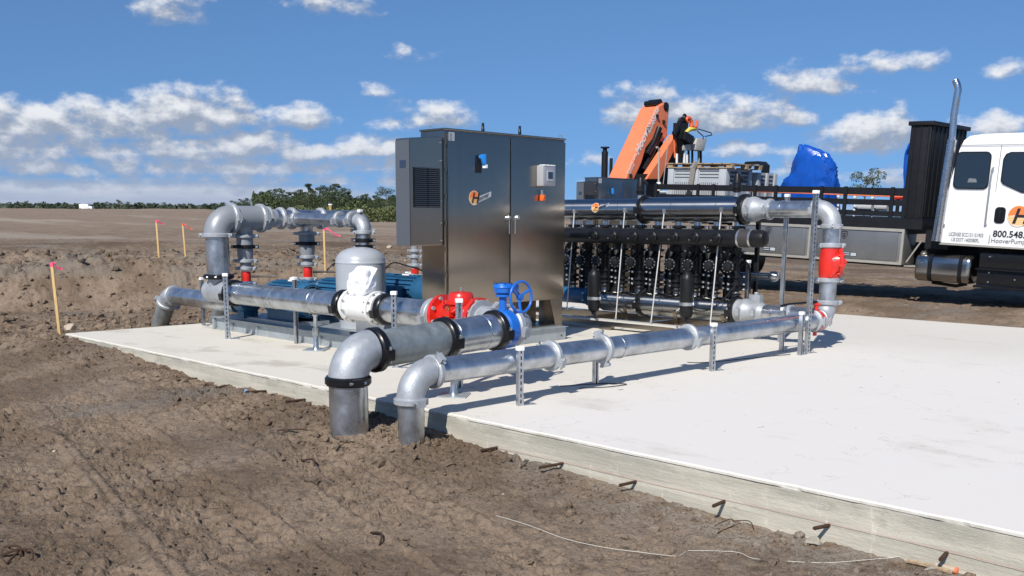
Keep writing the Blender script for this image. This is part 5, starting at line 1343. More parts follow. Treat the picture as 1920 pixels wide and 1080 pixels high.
def ring(pts, k, m, nm, par, x):
    cy = sum(p[0] for p in pts)/len(pts); cz = sum(p[1] for p in pts)/len(pts); n = len(pts)
    ou = [(cabx(z)+x, cy+(y-cy)*k, cz+(z-cz)*k) for y, z in pts]; inn = [(cabx(z)+x-.001, y, z) for y, z in pts]
    mb = MB(); mb.add(ou+inn, [(i, (i+1) % n, (i+1) % n+n, i+n) for i in range(n)]); return mb.build(nm, m, par, smooth=False)
w1 = sidep(win, 'glass', 'rear_window', cb, -.006, .004); ring(win, 1.07, 'rubber', 'window_seal', w1, -.005)
win2 = [(-.70, 2.16), (-.66, 2.22), (-.655, 2.55), (-.69, 2.63), (-.76, 2.66), (-1.55, 2.66), (-1.85, 2.2), (-1.85, 1.95), (-1.0, 2.03)]
w2 = sidep(win2, 'glass', 'front_window', cb, -.006, .004); ring(win2, 1.05, 'rubber', 'window_seal', w2, -.005)
mb = MB(); mb.add([(cabx(2.1)-.0075, -.10, 2.17), (cabx(2.1)-.0075, -.26, 2.17), (cabx(2.1)-.0075, -.24, 2.23), (cabx(2.1)-.0075, -.12, 2.24)], [(0, 1, 2, 3)]); mb.build('window_sticker', 'greyink', w1)
mb = MB(); yy = -.57
mb.prism([(cabx(2.79)-.003, yy, 2.79), (cabx(1.15)-.003, yy-.0, 1.15), (cabx(1.15)-.003, yy-.014, 1.15), (cabx(2.79)-.003, yy-.012, 2.79)], (.002, 0, 0)); mb.prism([(cabx(2.79)-.003, .10, 2.80), (cabx(2.79)-.003, -1.9, 2.80), (cabx(2.79)-.003, -1.9, 2.788), (cabx(2.79)-.003, .10, 2.788)], (.002, 0, 0)); mb.build('door_gap', mat('seam_shadow_grey', (.22, .22, .22), .7), cb, smooth=False)
mb = MB(); mb.prism([(-.012, .265, 1.12), (-.012, -2.7, 1.10), (-.012, -2.7, 1.075), (-.012, .265, 1.095)], (.06, 0, 0)); mb.build('sill_moulding', 'trim', cb)
mb = MB(); mb.tube([(-.0, -.505, 2.42), (-.06, -.505, 2.38), (-.065, -.502, 2.2), (-.065, -.50, 1.6), (-.06, -.50, 1.5), (-.0, -.50, 1.46)], .016, 10); mb.build('grab_handle', 'bolt', cb)
hd = rrect(-.615, 1.50, -.79, 1.77, .06)
h_ = sidep(hd, 'black', 'door_handle', cb, -.018, .02, bev=.006); mb = MB(); mb.box((-.028, -.70, 1.62), (.014, .04, .19)); mb.build('handle_grip', 'rubber', h_, bevel=.004)
mb = MB(); mb.box((-.006, .225, 1.42), (.008, .05, .06)); mb.build('marker_plate', 'greyink', cb)
text_mesh('LICENSE SCC131151903', .088, (-.006, .115, 1.255), *FL, 'greyink', cb, 'lettering', bold=.0, spacing=.95, xs=.68)
text_mesh('US DOT 1400380FL', .085, (-.006, .06, 1.165), *FL, 'greyink', cb, 'lettering', spacing=.95, xs=.70)
text_mesh('800.548.', .150, (-.006, -.625, 1.275), *FL, 'ink', cb, 'lettering', bold=.003, spacing=1.0)
text_mesh('HooverPumping', .105, (-.006, -.605, 1.175), *FL, 'greyink', cb, 'lettering', spacing=.98)
logo(cb, (-.008, -1.0, 1.63), *FL, .165, full=True)
# hood, bumper and front wheel (beyond the picture edge)
mb = MB(); mb.prism([(.12, -2.7, 1.95), (.12, -4.1, 1.72), (.12, -4.3, 1.5), (.12, -4.32, .75), (.12, -3.95, .72), (.12, -3.9, 1.05), (.12, -2.95, 1.05), (.12, -2.7, 1.0)], (2.06, 0, 0)); hd_ = mb.build('hood', 'truckwhite', tr, bevel=.05)
mb = MB(); mb.bb((.55, -4.335, .85), (1.75, -4.322, 1.45)); mb.build('grille', 'black', hd_)
for x in (.16, 1.86):
    mb = MB(); mb.bb((x, -4.34, 1.1), (x+.28, -4.322, 1.35)); mb.build('headlight', 'bin', hd_)
mb = MB(); mb.bb((.0, -4.5, .45), (2.3, -4.33, .75)); mb.build('bumper', 'chrome', tr, bevel=.02)
wheel(.04, .34, -3.42); wheel(1.96, 2.26, -3.42)
# exhaust
def ex(u, v): y, z = tl(u, v, TX-.03); return (-.03, float(y), float(z))
mb = MB(); mb.tube([ex(1784.5, 266), ex(1788.5, 215), ex(1793.5, 186), ex(1796.5, 168), ex(1794.5, 158), ex(1791, 150.5)], [.060, .060, .060, .060, .058, .056], 20, caps=False); e1 = mb.build('exhaust_pipe', 'chrome', tr)
mb = MB(); mb.tube([ex(1785, 262), ex(1755, 452)], .085, 22); e2 = mb.build('heat_shield', mat('perforated_chrome', (.50, .52, .55), .22, 1, .55, 55), tr)
mb = MB(); mb.tube([ex(1786, 255), ex(1757, 450)], .055, 12); 
for v in (275, 345, 420): mb.box(V3(ex(1785-(v-266)*.16, v))+V3((.07, -.03, 0)), (.12, .05, .05))
mb.build('exhaust_bracket', 'blackmatte', tr)
mb = MB(); y, z = tl(1722, 428); mb.box((.03, y, z), (.03, .09, .035)); mb.build('marker_light', 'amber', tr)
mb = MB(); mb.bb((.25, .2, 1.0), (.75, .62, 1.33)); mb.build('battery_box', 'blackmatte', tr)
set_down(tr)

# ---------------------------------------------------------------- load on the bed
def macro_bin(x0, x1, y0, y1, z0, z1, label):
    root = thing('plastic_bin', label, 'bin', ((x0+x1)/2, (y0+y1)/2, z0), 'grey slatted bulk bins')
    mb = MB(); t = .035
    mb.bb((x0, y0, z0), (x1, y1, z0+.1)); mb.bb((x0, y0, z0+.1), (x0+t, y1, z1)); mb.bb((x1-t, y0, z0+.1), (x1, y1, z1)); mb.bb((x0+t, y0, z0+.1), (x1-t, y0+t, z1)); mb.bb((x0+t, y1-t, z0+.1), (x1-t, y1, z1))
    bd = mb.build('shell', 'bin', root)
    W = y1-y0; W2 = x1-x0
    for a, b in ((y0+.0, y0+.15), (y0+W/2-.06, y0+W/2+.06), (y1-.15, y1)):
        mb = MB(); mb.bb((x0-.03, a, z0+.02), (x0-.001, b, z1)); mb.build('corner_post', 'bin', root, bevel=.01)
    for a, b in ((x0-.03, x0+.12), (x0+W2/2-.05, x0+W2/2+.05), (x1-.12, x1)):
        mb = MB(); mb.bb((a, y0-.03, z0+.02), (b, y0-.001, z1)); mb.build('corner_post', 'bin', root, bevel=.01)
    mb = MB()
    for a, b in ((y0+.17, y0+W/2-.08), (y0+W/2+.08, y1-.17)):
        for k in range(3): mb.bb((x0-.004, a, z1-.07-k*.065), (x0-.001, b, z1-.05-k*.065))
        nn = int((b-a)/.045)
        for row in range(3):
            for k in range(nn):
                y = a+(k+.5)*(b-a)/nn; mb.bb((x0-.004, y-.007, z1-.40-row*.17), (x0-.001, y+.007, z1-.29-row*.17))
    for a, b in ((x0+.14, x0+W2/2-.07), (x0+W2/2+.07, x1-.14)):
        for k in range(4): mb.bb((a, y0-.004, z1-.10-k*.085), (b, y0-.001, z1-.05-k*.085))
    mb.build('vent_slots', 'slot', root, smooth=False)
    set_down(root); return root
macro_bin(.30, 1.28, 4.96, 6.42, 1.505, 2.40, 'grey slatted bin behind the crane under the wooden pallet')
yb2 = float(tl(1420, 325, TX+1.5)[0])
macro_bin(1.5, 2.3, yb2, yb2+1.35, 1.505, 2.36, 'second grey slatted bin farther across the bed toward the blue tarp')
root = thing('wooden_pallet', 'weathered wooden pallet lying across the top of the grey bin', 'pallet', (.8, 5.6, 2.405))
mb = MB(); rnd = random.Random(3)
for k in range(7): mb.box((.85, 4.9+k*.24, 2.497), (1.25, .19, .022), ux=(1, rnd.uniform(-.02, .02), 0))
mb.build('top_boards', 'wood', root, smooth=False)
mb = MB()
for x in (.30, .85, 1.38):
    mb.box((x, 5.62, 2.416), (.10, 1.66, .02))
    for y in (4.86, 5.62, 6.36): mb.box((x, y, 2.456), (.10, .14, .058))
mb.build('bearers', 'wood', root, smooth=False)
set_down(root)
def bedmesh(fn, name, m, label, cat, group=None, bevel=0., smooth=True):
    mb = MB(); fn(mb); vv = V3(mb.v); base = ((vv[:, 0].min()+vv[:, 0].max())/2, (vv[:, 1].min()+vv[:, 1].max())/2, vv[:, 2].min())
    o = mb.build(name, m, None, bevel=bevel, smooth=smooth); set_down(o); tag(o, label, cat, group); return o
bedmesh(lambda mb: mb.tube([(.22, 5.66, 2.53), (.20, 5.72, 2.40), (.20, 5.78, 1.9), (.05, 5.8, 1.6)], .055, 4) or None, 'ratchet_strap', 'strap', 'wide grey strap running down the side of the grey bin', 'strap', smooth=False)
y, z = tl(1558, 322, TX+1.0); 
def coverframe(mb):
    a = [tl(1390, 313, TX+1.9), tl(1398, 303, TX+1.9), tl(1421, 302, TX+1.9), tl(1428, 309, TX+1.9), tl(1427, 322, TX+1.9)]
    P = [V3((1.9, p[0], p[1])) for p in a]; mb.prism(P+[p-V3((0, 0, .05)) for p in P[::-1]], (.35, 0, 0))
bedmesh(coverframe, 'cover_frame', 'blackmatte', 'black arched cover frame showing above the second grey bin', 'frame', smooth=False)
# tarpaulin bundles
def tarp(outline, X0, depth, label, sd):
    # hull swept through the depth, wrinkled
    pts = [tl(u, v, X0) for u, v in outline]; n = 64; P = V3(pts)
    seg = np.vstack([P, P[:1]]); L_ = np.r_[0, np.cumsum(np.hypot(*(seg[1:]-seg[:-1]).T))]; s = np.linspace(0, L_[-1], n, endpoint=False)
    yy = np.interp(s, L_, seg[:, 0]); zz = np.interp(s, L_, seg[:, 1]); cy, cz = yy.mean(), zz.mean()
    m_ = 20; V = []
    for j in range(m_):
        t = j/(m_-1); k = (1-abs(2*t-1)**4*.14)
        if j in (0, m_-1): k *= .8
        for i in range(n):
            f = fbm(np.array([yy[i]*3.3+t*2]), np.array([zz[i]*2.6+t*3]), 3, sd)[0]
            f2 = fbm(np.array([yy[i]*6.3-t*4]), np.array([zz[i]*5.6+t*6]), 2, sd+5)[0]; f = .06-.30*abs(f)-.12*abs(f2)
            V.append((X0-TX+depth*(t-.5), cy+(yy[i]-cy)*(k+f), max(1.51, cz+(zz[i]-cz)*(k+f))))
    F = [(j*n+i, j*n+(i+1) % n, (j+1)*n+(i+1) % n, (j+1)*n+i) for j in range(m_-1) for i in range(n)]+[tuple(range(n)), tuple((m_-1)*n+i for i in range(n))[::-1]]
    mb = MB(); mb.add(V, F); o = mb.build('tarp_bundle', 'tarp', None, sharp=28); set_down(o); tag(o, label, 'tarpaulin', 'blue tarped loads')
tarp([(1468, 400), (1470, 350), (1474, 338), (1488, 322), (1498, 292), (1506, 271), (1516, 273), (1538, 284), (1553, 293), (1566, 310), (1569, 350), (1568, 400)], TX+.9, .5, 'shiny blue tarpaulin over a peaked load in the middle of the bed', 3)
tarp([(1703, 400), (1702, 300), (1705, 280), (1712, 266), (1720, 270), (1720, 400)], TX+.7, .5, 'narrow blue tarpaulin bundle against the black headboard', 9)
# small things on the deck seen through the stakes
bedmesh(lambda mb: mb.tube([(.35, .98, 1.90), (.35, 3.2, 1.93), (.35, 4.4, 1.94)], .012, 6), 'orange_rod', 'orange', 'long thin orange rod lying along the bed behind the stakes', 'rod')
for i, (u0, u1) in enumerate(((1607, 1636), (1642, 1665))):
    ya, za = tl(u0, 388, TX+.5); yb_, zb_ = tl(u1, 388, TX+.5)
    def f(mb, ya=ya, yb_=yb_, za=za):
        mb.cyl((.5, ya, za), (.5, yb_, za), .065, seg=18); mb.cyl((.5, ya, za), (.5, ya-.04, za), .08, seg=18)
    bedmesh(f, 'pipe_spool', 'bin', ('longer' if i == 0 else 'shorter')+' pale pipe spool lying on the deck behind the stakes', 'pipe', 'pale pipe spools on the deck')
ya, za = tl(1685, 371, TX+.5); bedmesh(lambda mb: mb.box((.5, ya, za), (.2, .14, .07)), 'red_case', 'red', 'small red case strapped near the headboard', 'case', bevel=.01)
for i, (u, v) in enumerate(((1604, 368), (1637, 369), (1573, 367))):
    ya, za = tl(u, v, TX+.6); bedmesh(lambda mb: (mb.box((.6, ya, za), (.06, .05, .06)), mb.cyl((.6, ya, za-.03), (.6, ya, 1.51), .02)), 'white_bracket', 'white', ['white bracket between the two pipe spools', 'white bracket above the shorter pipe spool', 'white bracket nearest the blue tarpaulin'][i], 'bracket', 'white brackets on the deck')
for u in (1236, 1241.5, 1586):
    pass
def supply(mb):
    for k in range(4): mb.box((.25, 6.43+k*.045, 1.86), (.04, .035, .10))
bedmesh(supply, 'white_hose_fitting', 'white', 'row of white fittings at the tail of the bed under the crane', 'fitting')

# ---------------------------------------------------------------- folding crane
YC = 14.2
def cp(u, v, Y=YC): return AY(u, v, Y)
root = thing('loader_crane', 'orange folding loader crane with two box booms leaning behind the truck bed', 'crane', (18.6, 14.5, .6))
poly = [(1171.9, 338), (1236, 199), (1250, 191), (1255, 197), (1251, 254), (1243, 267), (1236, 262), (1226, 258), (1211, 278), (1202, 307), (1188, 338)]
mb = MB(); mb.prism([cp(u, v) for u, v in poly], (0, .52, 0)); bm_ = mb.build('outer_boom', 'orange', root, bevel=.018, smooth=False)
mb = MB(); mb.prism([cp(u, v, YC+.1) for u, v in [(1171, 335), (1172, 380), (1187, 380), (1187, 335)]], (0, .34, 0)); mb.build('boom_foot', 'orange', bm_, bevel=.01)
poly = [(1212, 336), (1267, 252), (1269, 256), (1267, 277), (1238, 336)]
mb = MB(); mb.prism([cp(u, v, YC-.25) for u, v in poly], (0, .2, 0)); b2 = mb.build('inner_boom', 'orange', root, bevel=.012, smooth=False)
mb = MB(); mb.prism([cp(u, v, YC-.3) for u, v in [(1262, 253), (1270, 252), (1269, 290), (1264, 296)]], (0, -.03, 0)); mb.build('boom_end_plate', 'orange', b2)
mb = MB(); mb.tube([cp(1240, 250, YC-.03), cp(1222, 290, YC-.03), cp(1206, 318, YC-.03)], .045, 12); mb.tube([cp(1236, 240, YC-.03), cp(1226, 268, YC-.03), cp(1213, 290, YC-.03)], .07, 14); mb.build('lift_cylinder', 'black', root)
mb = MB(); mb.prism([cp(u, v, YC+.15) for u, v in [(1240, 246), (1228, 262), (1214, 280), (1205, 305), (1199, 330), (1206, 330), (1244, 275)]], (0, .2, 0)); mb.build('boom_recess', 'blackmatte', root)
for u, v in ((1231.5, 218), (1244, 229), (1231, 249), (1182, 330)):
    mb = MB(); mb.cyl(cp(u, v, YC-.002), cp(u, v, YC-.02), .05, seg=14); mb.build('pivot_pin', 'black', bm_)
mb = MB(); mb.lathe(cp(1251, 200, YC-.03), B_, [(0, .06), (.02, .10), (.10, .10), (.12, .06)], 20); mb.lathe(cp(1230, 193, YC+.1), B_, [(0, .06), (.3, .06)], 14); mb.lathe(cp(1238, 193, YC+.1), B_, [(0, .09), (.3, .09)], 14); mb.build('head_pin', 'black', bm_)
dirb = unit(cp(1233, 205)-cp(1176, 330)); upb = np.cross((0, -1, 0), dirb)
if upb[0] > 0: upb = -upb
nrm = np.cross(dirb, upb)
def ctext(s, size, u, v, bold=0.):
    o = cp(u, v, YC-.006); text_mesh(s, size, o, dirb, np.cross((0, -1, 0), dirb) if np.dot(np.cross(dirb, np.cross((0, -1, 0), dirb)), (0, -1, 0)) > 0 else -np.cross((0, -1, 0), dirb), 'whiteink', bm_, 'lettering', shear=.2, bold=bold)
ctext('Hoover', .26, 1197, 292, .006); ctext('PK 33502', .17, 1215, 251, .004); ctext('Performance', .09, 1217.5, 253); ctext('800.548.1548', .10, 1177, 328); ctext('pumping', .08, 1181, 328)
# hoses, hook and controls at the knuckle
mb = MB(); rnd = random.Random(5)
for k in range(12):
    a = V3(cp(1262+rnd.uniform(0, 6), 250+rnd.uniform(-6, 6), YC-.35-rnd.uniform(0, .2))); b = V3(cp(1283+rnd.uniform(-4, 6), 222+rnd.uniform(-3, 14), YC-.4)); c_ = V3(cp(1272+rnd.uniform(0, 14), 262+rnd.uniform(0, 20), YC-.4)); d_ = V3(cp(1268+rnd.uniform(0, 10), 305, YC-.35))
    mb.tube([d_, c_, (a+b)/2+V3((0, 0, rnd.uniform(-.05, .1))), b], .032, 7)
    mb.tube([a, (a+b)/2+V3((0, 0, .08+rnd.uniform(0, .08))), b], .035, 7)
mb.box(cp(1276, 246, YC-.4), (.30, .2, .35)); mb.box(cp(1286, 259, YC-.45), (.34, .2, .18), ux=(1, 0, -.3)); mb.build('hose_bundle', 'rubber', root)
mb = MB(); mb.torus(cp(1284, 222, YC-.45), (.2, -1, .1), .085, .025, 24, 8); mb.build('steel_ring', 'blackmatte', root)
mb = MB(); mb.tube([cp(u, v, YC-.5) for u, v in ((1287, 222), (1293, 221), (1297, 229), (1296, 236), (1301, 240), (1306, 237), (1307, 226))], [.03, .04, .045, .045, .045, .04, .03], 10); mb.torus(cp(1290, 224, YC-.5), (.2, -1, .1), .06, .022, 20, 8); mb.build('lifting_hook', mat('hook_orange', (.75, .12, .04), .4), root)
mb = MB(); mb.tube([cp(u, v, YC-.5) for u, v in ((1285, 249), (1292, 243), (1300, 241), (1305, 243))], [.035, .05, .05, .03], 8); mb.build('yellow_sling', 'yellow', root)
mb = MB(); mb.prism([cp(u, v, YC-.5) for u, v in ((1307, 259), (1326, 259), (1320, 283), (1303, 281))], (0, .2, 0)); cb1 = mb.build('control_box', 'canvas', root, bevel=.015)
mb = MB(); mb.prism([cp(u, v, YC-.45) for u, v in ((1281, 272), (1295, 270), (1296, 282), (1281, 282))], (0, .2, 0)); mb.build('control_box', 'canvas', root, bevel=.015)
mb = MB(); mb.tube([cp(u, v, YC-.5) for u, v in ((1318, 260), (1319, 256), (1308, 246), (1307, 242), (1310, 242), (1333, 249), (1335, 253), (1322, 256))], .012, 7); mb.build('guard_hoop', 'blackmatte', cb1)
for u, v0, v1, m_ in ((1310, 283, 308, 'strap'), (1314, 283, 330, 'blackmatte'), (1283, 282, 306, 'white'), (1291, 282, 306, 'black'), (1298, 278, 306, 'blackmatte'), (1288, 290, 306, 'white'), (1269, 288, 306, 'white')):
    mb = MB(); mb.cyl(cp(u, v0, YC-.4), cp(u, v1, YC-.4), .028, seg=10); mb.build('control_lever', m_, root)
mb = MB(); mb.prism([cp(u, v, YC-.2) for u, v in ((1206, 326), (1240, 326), (1240, 400), (1206, 400))], (0, .6, 0)); mb.prism([cp(u, v, YC-.1) for u, v in ((1238, 300), (1270, 262), (1274, 300), (1262, 345), (1238, 345))], (0, .3, 0)); mb.build('base_column', 'blackmatte', root)
mb = MB(); a = cp(1235, 352, YC-.6); mb.tube([a, cp(1235.5, 296, YC-.6), cp(1236.5, 284, YC-.6), cp(1234, 277, YC-.6), cp(1231, 276, YC-.6)], .024, 10); mb.build('bent_pipe', 'trim', root)
mb = MB(); mb.cyl(a-V3((0, 0, .06)), a+V3((0, 0, .12)), .05); mb.build('pipe_socket', 'whitecap', root)
mb = MB(); mb.cyl(cp(1243, 350, YC-.6), cp(1254, 255, YC-.6), .010, seg=8); mb.build('slim_rod', 'strap', root)
# black stack behind the second cabinet
a = AY(1133, 340, 20.5); b = AY(1134, 284, 20.5)
root = thing('exhaust_stack', 'black upright exhaust stack rising behind the second cabinet', 'stack', (a[0], 20.5, 0))
mb = MB(); mb.cyl((a[0], 20.5, 0), (a[0], 20.5, b[2]), .10); mb.build('stack_pipe', 'blackmatte', root)
mb = MB(); t_ = b[2]; mb.lathe((a[0], 20.5, t_), (0, 0, 1), [(0, .07), (.09, .07), (.10, .14), (.14, .14)], 18); mb.build('rain_cap', 'blackmatte', root)
mb = MB(); mb.cyl((a[0]+.17, 20.38, 0), (a[0]+.17, 20.38, t_-.2), .05); mb.build('side_pipe', 'blackmatte', root)
# ---------------------------------------------------------------- things on the ground
def ghit(u, v):
    d = ray(u, v); t = np.concatenate([np.arange(2.5, 60, .02), np.arange(60, 700, .5)])
    P = CAM[None]+d[None]*t[:, None]; z = terrain(P[:, 0], P[:, 1], False); k = np.argmax(P[:, 2] < z); p = P[k]; p[2] = tz(p[0], p[1]); return p
def stake(u0, v0, v1, u1, label, fl, m='pink', X=None):
    p = ghit(u0, v0); 
    dist = np.dot(p-CAM, fw); h = (v0-v1)/FPX*dist*1.02
    top = p+V3((0, 0, h)); lean = (u1-u0)/FPX*dist; top = top+rt0*(lean+.0)*.42
    root = thing('survey_stake', label, 'stake', p, 'survey stakes with flagging tape')
    mb = MB(); ax = unit(top-p); mb.box((p-ax*.15+top)/2, (.038, .02, h+.15), ux=np.cross(ax, fw), uz=ax); mb.build('stake', 'stake', root, bevel=.003)
    mb = MB(); s = dist/FPX; q = top-V3((0, 0, .015)); n = 7
    mb.box(q-V3((0, 0, .01)), (.044, .026, .05), ux=np.cross(ax, fw), uz=ax)
    vs = []; 
    for i in range(n):
        t = i/(n-1); c = q+rt0*(fl[0]*s*t)+V3((0, 0, -fl[1]*s*t+.02*math.sin(t*6)))+V3((.03*math.sin(t*9), .02*math.cos(t*7), 0))
        vs += [c+V3((0, 0, .016)), c-V3((0, 0, .016))]
    mb.add(vs, [(2*i, 2*i+1, 2*i+3, 2*i+2) for i in range(n-1)]); mb.build('flagging_tape', m, root, smooth=True)
stake(112, 632, 500, 101, 'nearest survey stake with pink tape beside the left corner of the pad', (18, 8))
stake(299, 498, 418, 296, 'survey stake with pink tape standing on top of the dirt bank', (13, 4))
stake(348, 486, 425, 343, 'short survey stake with orange tape just left of the tall riser', (17, 8), 'coral')
stake(610, 521, 438, 609, 'survey stake with a long pink tape streamer between pump stacks and tank', (31, 13))

# rebar pins sticking out of the pad edge
pins = [(932, 842, 'first pin right of the slender riser'), (1055, 869, 'second pin right of the slender riser'), (1192, 903, 'third pin right of the slender riser'), (1358, 940, 'fourth pin right of the slender riser'), (1554, 985, 'fifth pin right of the slender riser, over a lump of spilt concrete'), (1775, 1037, 'pin nearest the bottom right corner'),
        (369, 711, 'leftmost pin along the far pad edge'), (431, 728, 'second pin from the left along the pad edge'), (499, 741, 'third pin from the left, beside the blue cap'), (572, 753, 'pin just left of the thick riser')]
rnd = random.Random(11)
lens_ = [.16, .2, .155, .135, .13, .115, .25, .17, .2, .2]
for (u, v, lb), L_ in zip(pins, lens_):
    a = AX(u, v, SX0-.004); dy = rnd.uniform(-.02, .05); dz = rnd.uniform(-.015, .01)
    a[2] = max(a[2], tz(SX0-.12, a[1])+.02)
    mb = MB(); mb.tube([a+V3((.08, 0, 0)), a, a+V3((-L_, dy, dz))], .0105, 8)
    for k in range(9): mb.torus(a+V3((-L_, dy, dz))*(k+.5)/9, (-L_, dy, dz), .0108, .0016, 10, 4)
    o = mb.build('rebar_pin', 'rust', None); tag(o, 'rusty rebar stub, '+lb, 'rebar pin', 'rusty rebar pins along the pad edge')
def gl(pts): return [ghit(u, v)+V3((0, 0, .008)) for u, v in pts]
cable('mason_line', 'faded red mason line stretched along the pad edge past the rebar pins', [AX(u, v, SX0-.012) for u, v in ((925, 838), (1055, 866), (1200, 901), (1358, 936), (1555, 981), (1775, 1033), (1930, 1072))], .0011, 'mason', 'string')
cable('twine', 'long pale twine lying curved on the dirt in the foreground', gl([(930, 968), (990, 986), (1060, 1011), (1130, 1028), (1200, 1038), (1265, 1042), (1285, 1036)]), .0012, 'twine', 'string', 'pale twine on the dirt')
cable('twine', 'pale twine on the dirt running up to the last rebar pins', gl([(1290, 1034), (1345, 1036), (1385, 1040), (1410, 1050), (1450, 1051), (1540, 1058), (1620, 1054), (1690, 1050)]), .0012, 'twine', 'string', 'pale twine on the dirt')
M['spilt'] = mat('spilt_concrete', (.36, .325, .265), .95, 0, .3, 20, .8, 60)
def rock(u, v, w, label, m='rock', nm='rock', sq=.7, sd=1, group=None):
    p = ghit(u, v); s = w/FPX*np.dot(p-CAM, fw)/2
    bm = bmesh.new(); bmesh.ops.create_icosphere(bm, subdivisions=3, radius=1); rg = np.random.default_rng(sd)
    pl = [(unit(rg.normal(size=3)), rg.uniform(.55, .85)) for _ in range(9)]
    for vt in bm.verts:
        q = V3(vt.co)
        for n_, d_ in pl:
            k = np.dot(q, n_)-d_
            if k > 0: q = q-n_*k
        q = q*(1+.06*fbm(np.array([q[0]*3+sd]), np.array([q[1]*3+q[2]*2]), 3, sd)[0])
        vt.co = tuple(q*V3((s, s*.8, s*sq)))
    me = bpy.data.meshes.new(nm); bm.to_mesh(me); bm.free(); me.shade_smooth(); me.set_sharp_from_angle(angle=.45); me.materials.append(M[m])
    o = bpy.data.objects.new(nm, me); scene.collection.objects.link(o); o.location = tuple(p+V3((0, 0, s*sq*.35))); tag(o, label, 'rock' if nm == 'rock' else nm.replace('_', ' '), group)
rock(731, 466, 14, 'pale squarish rock lying on the dirt left of the cabinet', sd=2)
rock(103, 852, 9, 'small pale stone in the left foreground', sd=3)
rock(130, 618, 26, 'lumpy tan rock beside the pad corner and the nearest stake', sd=4, sq=.8)
rock(760, 497, 8, 'little pale rock behind the right pump', sd=5)
rock(300, 652, 8, 'small whitish stone near the left end of the pad edge', sd=6)
rock(941, 928, 12, 'flat tan stone in the dirt below the first rebar pin', sd=8, sq=.4)
rock(1525, 1025, 40, 'lump of spilt grey concrete under the fifth rebar pin', 'spilt', 'concrete_lump', .5, 9, 'spilt concrete lumps')
rock(1500, 990, 24, 'small lump of spilt concrete left of the fifth rebar pin', 'spilt', 'concrete_lump', .5, 10, 'spilt concrete lumps')
rock(1745, 1075, 34, 'lump of spilt concrete near the bottom right pin', 'spilt', 'concrete_lump', .45, 12, 'spilt concrete lumps')
rock(300+280, 612-0, 1, 'tiny stone on the dirt', sd=7) if False else None
p = ghit(462, 742); mb = MB(); mb.lathe(p+V3((0, 0, .01)), (.3, .5, .3), [(0, .018), (.03, .02), (.034, .017)], 14); o = mb.build('bottle_cap', mat('pale_blue_plastic', (.18, .33, .55), .4), None); tag(o, 'small blue cap lying beside the third pin from the left', 'cap')
def twig(u0, v0, u1, v1, label, r=.006, m='rust'):
    a = ghit(u0, v0); b = ghit(u1, v1); c = (a+b)/2+V3((.03, -.02, .02)); cable('twig', label, [a+V3((0, 0, .01)), c+V3((0, 0, .015)), b+V3((0, 0, .005))], r, m, 'twig', 'dark twigs and roots in the dirt')
twig(565, 862, 590, 880, 'short dark curved root in the dirt left of the thick riser', .008)
twig(520, 812, 600, 815, 'long dark root lying flat left of the thick riser')
twig(288, 900, 304, 917, 'dark root in the middle of the left foreground')
twig(695, 1003, 712, 1023, 'dark twig standing in the foreground below the risers', .007)
twig(1340, 993, 1375, 983, 'rusty wire scrap below the fourth rebar pin', .003)
twig(1375, 984, 1414, 998, 'bent rusty wire scrap right of the fourth rebar pin', .003)
twig(1345, 1000, 1395, 978, 'crossed rusty wire scrap under the fourth rebar pin', .003)
for k, (u0, v0, u1, v1) in enumerate(((8, 1032, 40, 1050), (12, 1058, 34, 1030), (30, 1040, 62, 1058), (2, 1046, 52, 1044))):
    twig(u0, v0, u1, v1, ['dark root scrap at the far lower left corner', 'crossed root scrap at the lower left corner', 'root scrap reaching right at the lower left corner', 'long root scrap along the lower left edge'][k], .007)
twig(575, 590+15, 590, 606, 'tiny twig behind the skid', .004)
a = ghit(1700, 1062); b = ghit(1785, 1082)
cable('plank_scrap', 'thin strip of wood in the dirt before the last rebar pin', [a+V3((0, 0, .02)), (a+b)/2+V3((0, 0, .02)), b+V3((0, 0, .01))], .012, 'wood', 'wood scrap')
p = ghit(1790, 1078); mb = MB(); mb.tube([p+V3((.0, .10, .02)), p+V3((0, 0, .02))], .018, 14); o = mb.build('marker_tube', 'rock', None); tag(o, 'short tan tube with orange end at the bottom right', 'tube')
mb = MB(); mb.lathe(p+V3((0, 0, .02)), NX, [(0, .0185), (.012, .019), (.016, .01)], 14); mb.build('orange_plug', 'orange', o)

# ---------------------------------------------------------------- trees
def leafmat(name, a, b):
    m = bpy.data.materials.new(name); m.use_nodes = True; t = m.node_tree; bs = t.nodes['Principled BSDF']; bs.inputs['Roughness'].default_value = .7
    g = t.nodes.new('ShaderNodeNewGeometry'); n = t.nodes.new('ShaderNodeTexNoise'); n.inputs['Scale'].default_value = .9; n.inputs['Detail'].default_value = 3
    t.links.new(g.outputs['Position'], n.inputs['Vector']); x = t.nodes.new('ShaderNodeMix'); x.data_type = 'RGBA'
    rp = mth(t, 'ADD', mth(t, 'MULTIPLY', g.outputs['Random Per Island'], .6), mth(t, 'MULTIPLY', n.outputs[0], .5), clamp=True)
    t.links.new(rp, x.inputs[0]); x.inputs[6].default_value = (*a, 1); x.inputs[7].default_value = (*b, 1); t.links.new(x.outputs[2], bs.inputs['Base Color'])
    return m
M['pine'] = leafmat('pine_foliage', (.022, .038, .014), (.070, .095, .032))
M['palmetto'] = leafmat('palmetto_foliage', (.045, .060, .020), (.13, .15, .05))
M['farleaf'] = leafmat('distant_foliage', (.020, .035, .022), (.055, .075, .045))
M['bark'] = mat('bark', (.12, .095, .075), .9, 0, .3, 3)
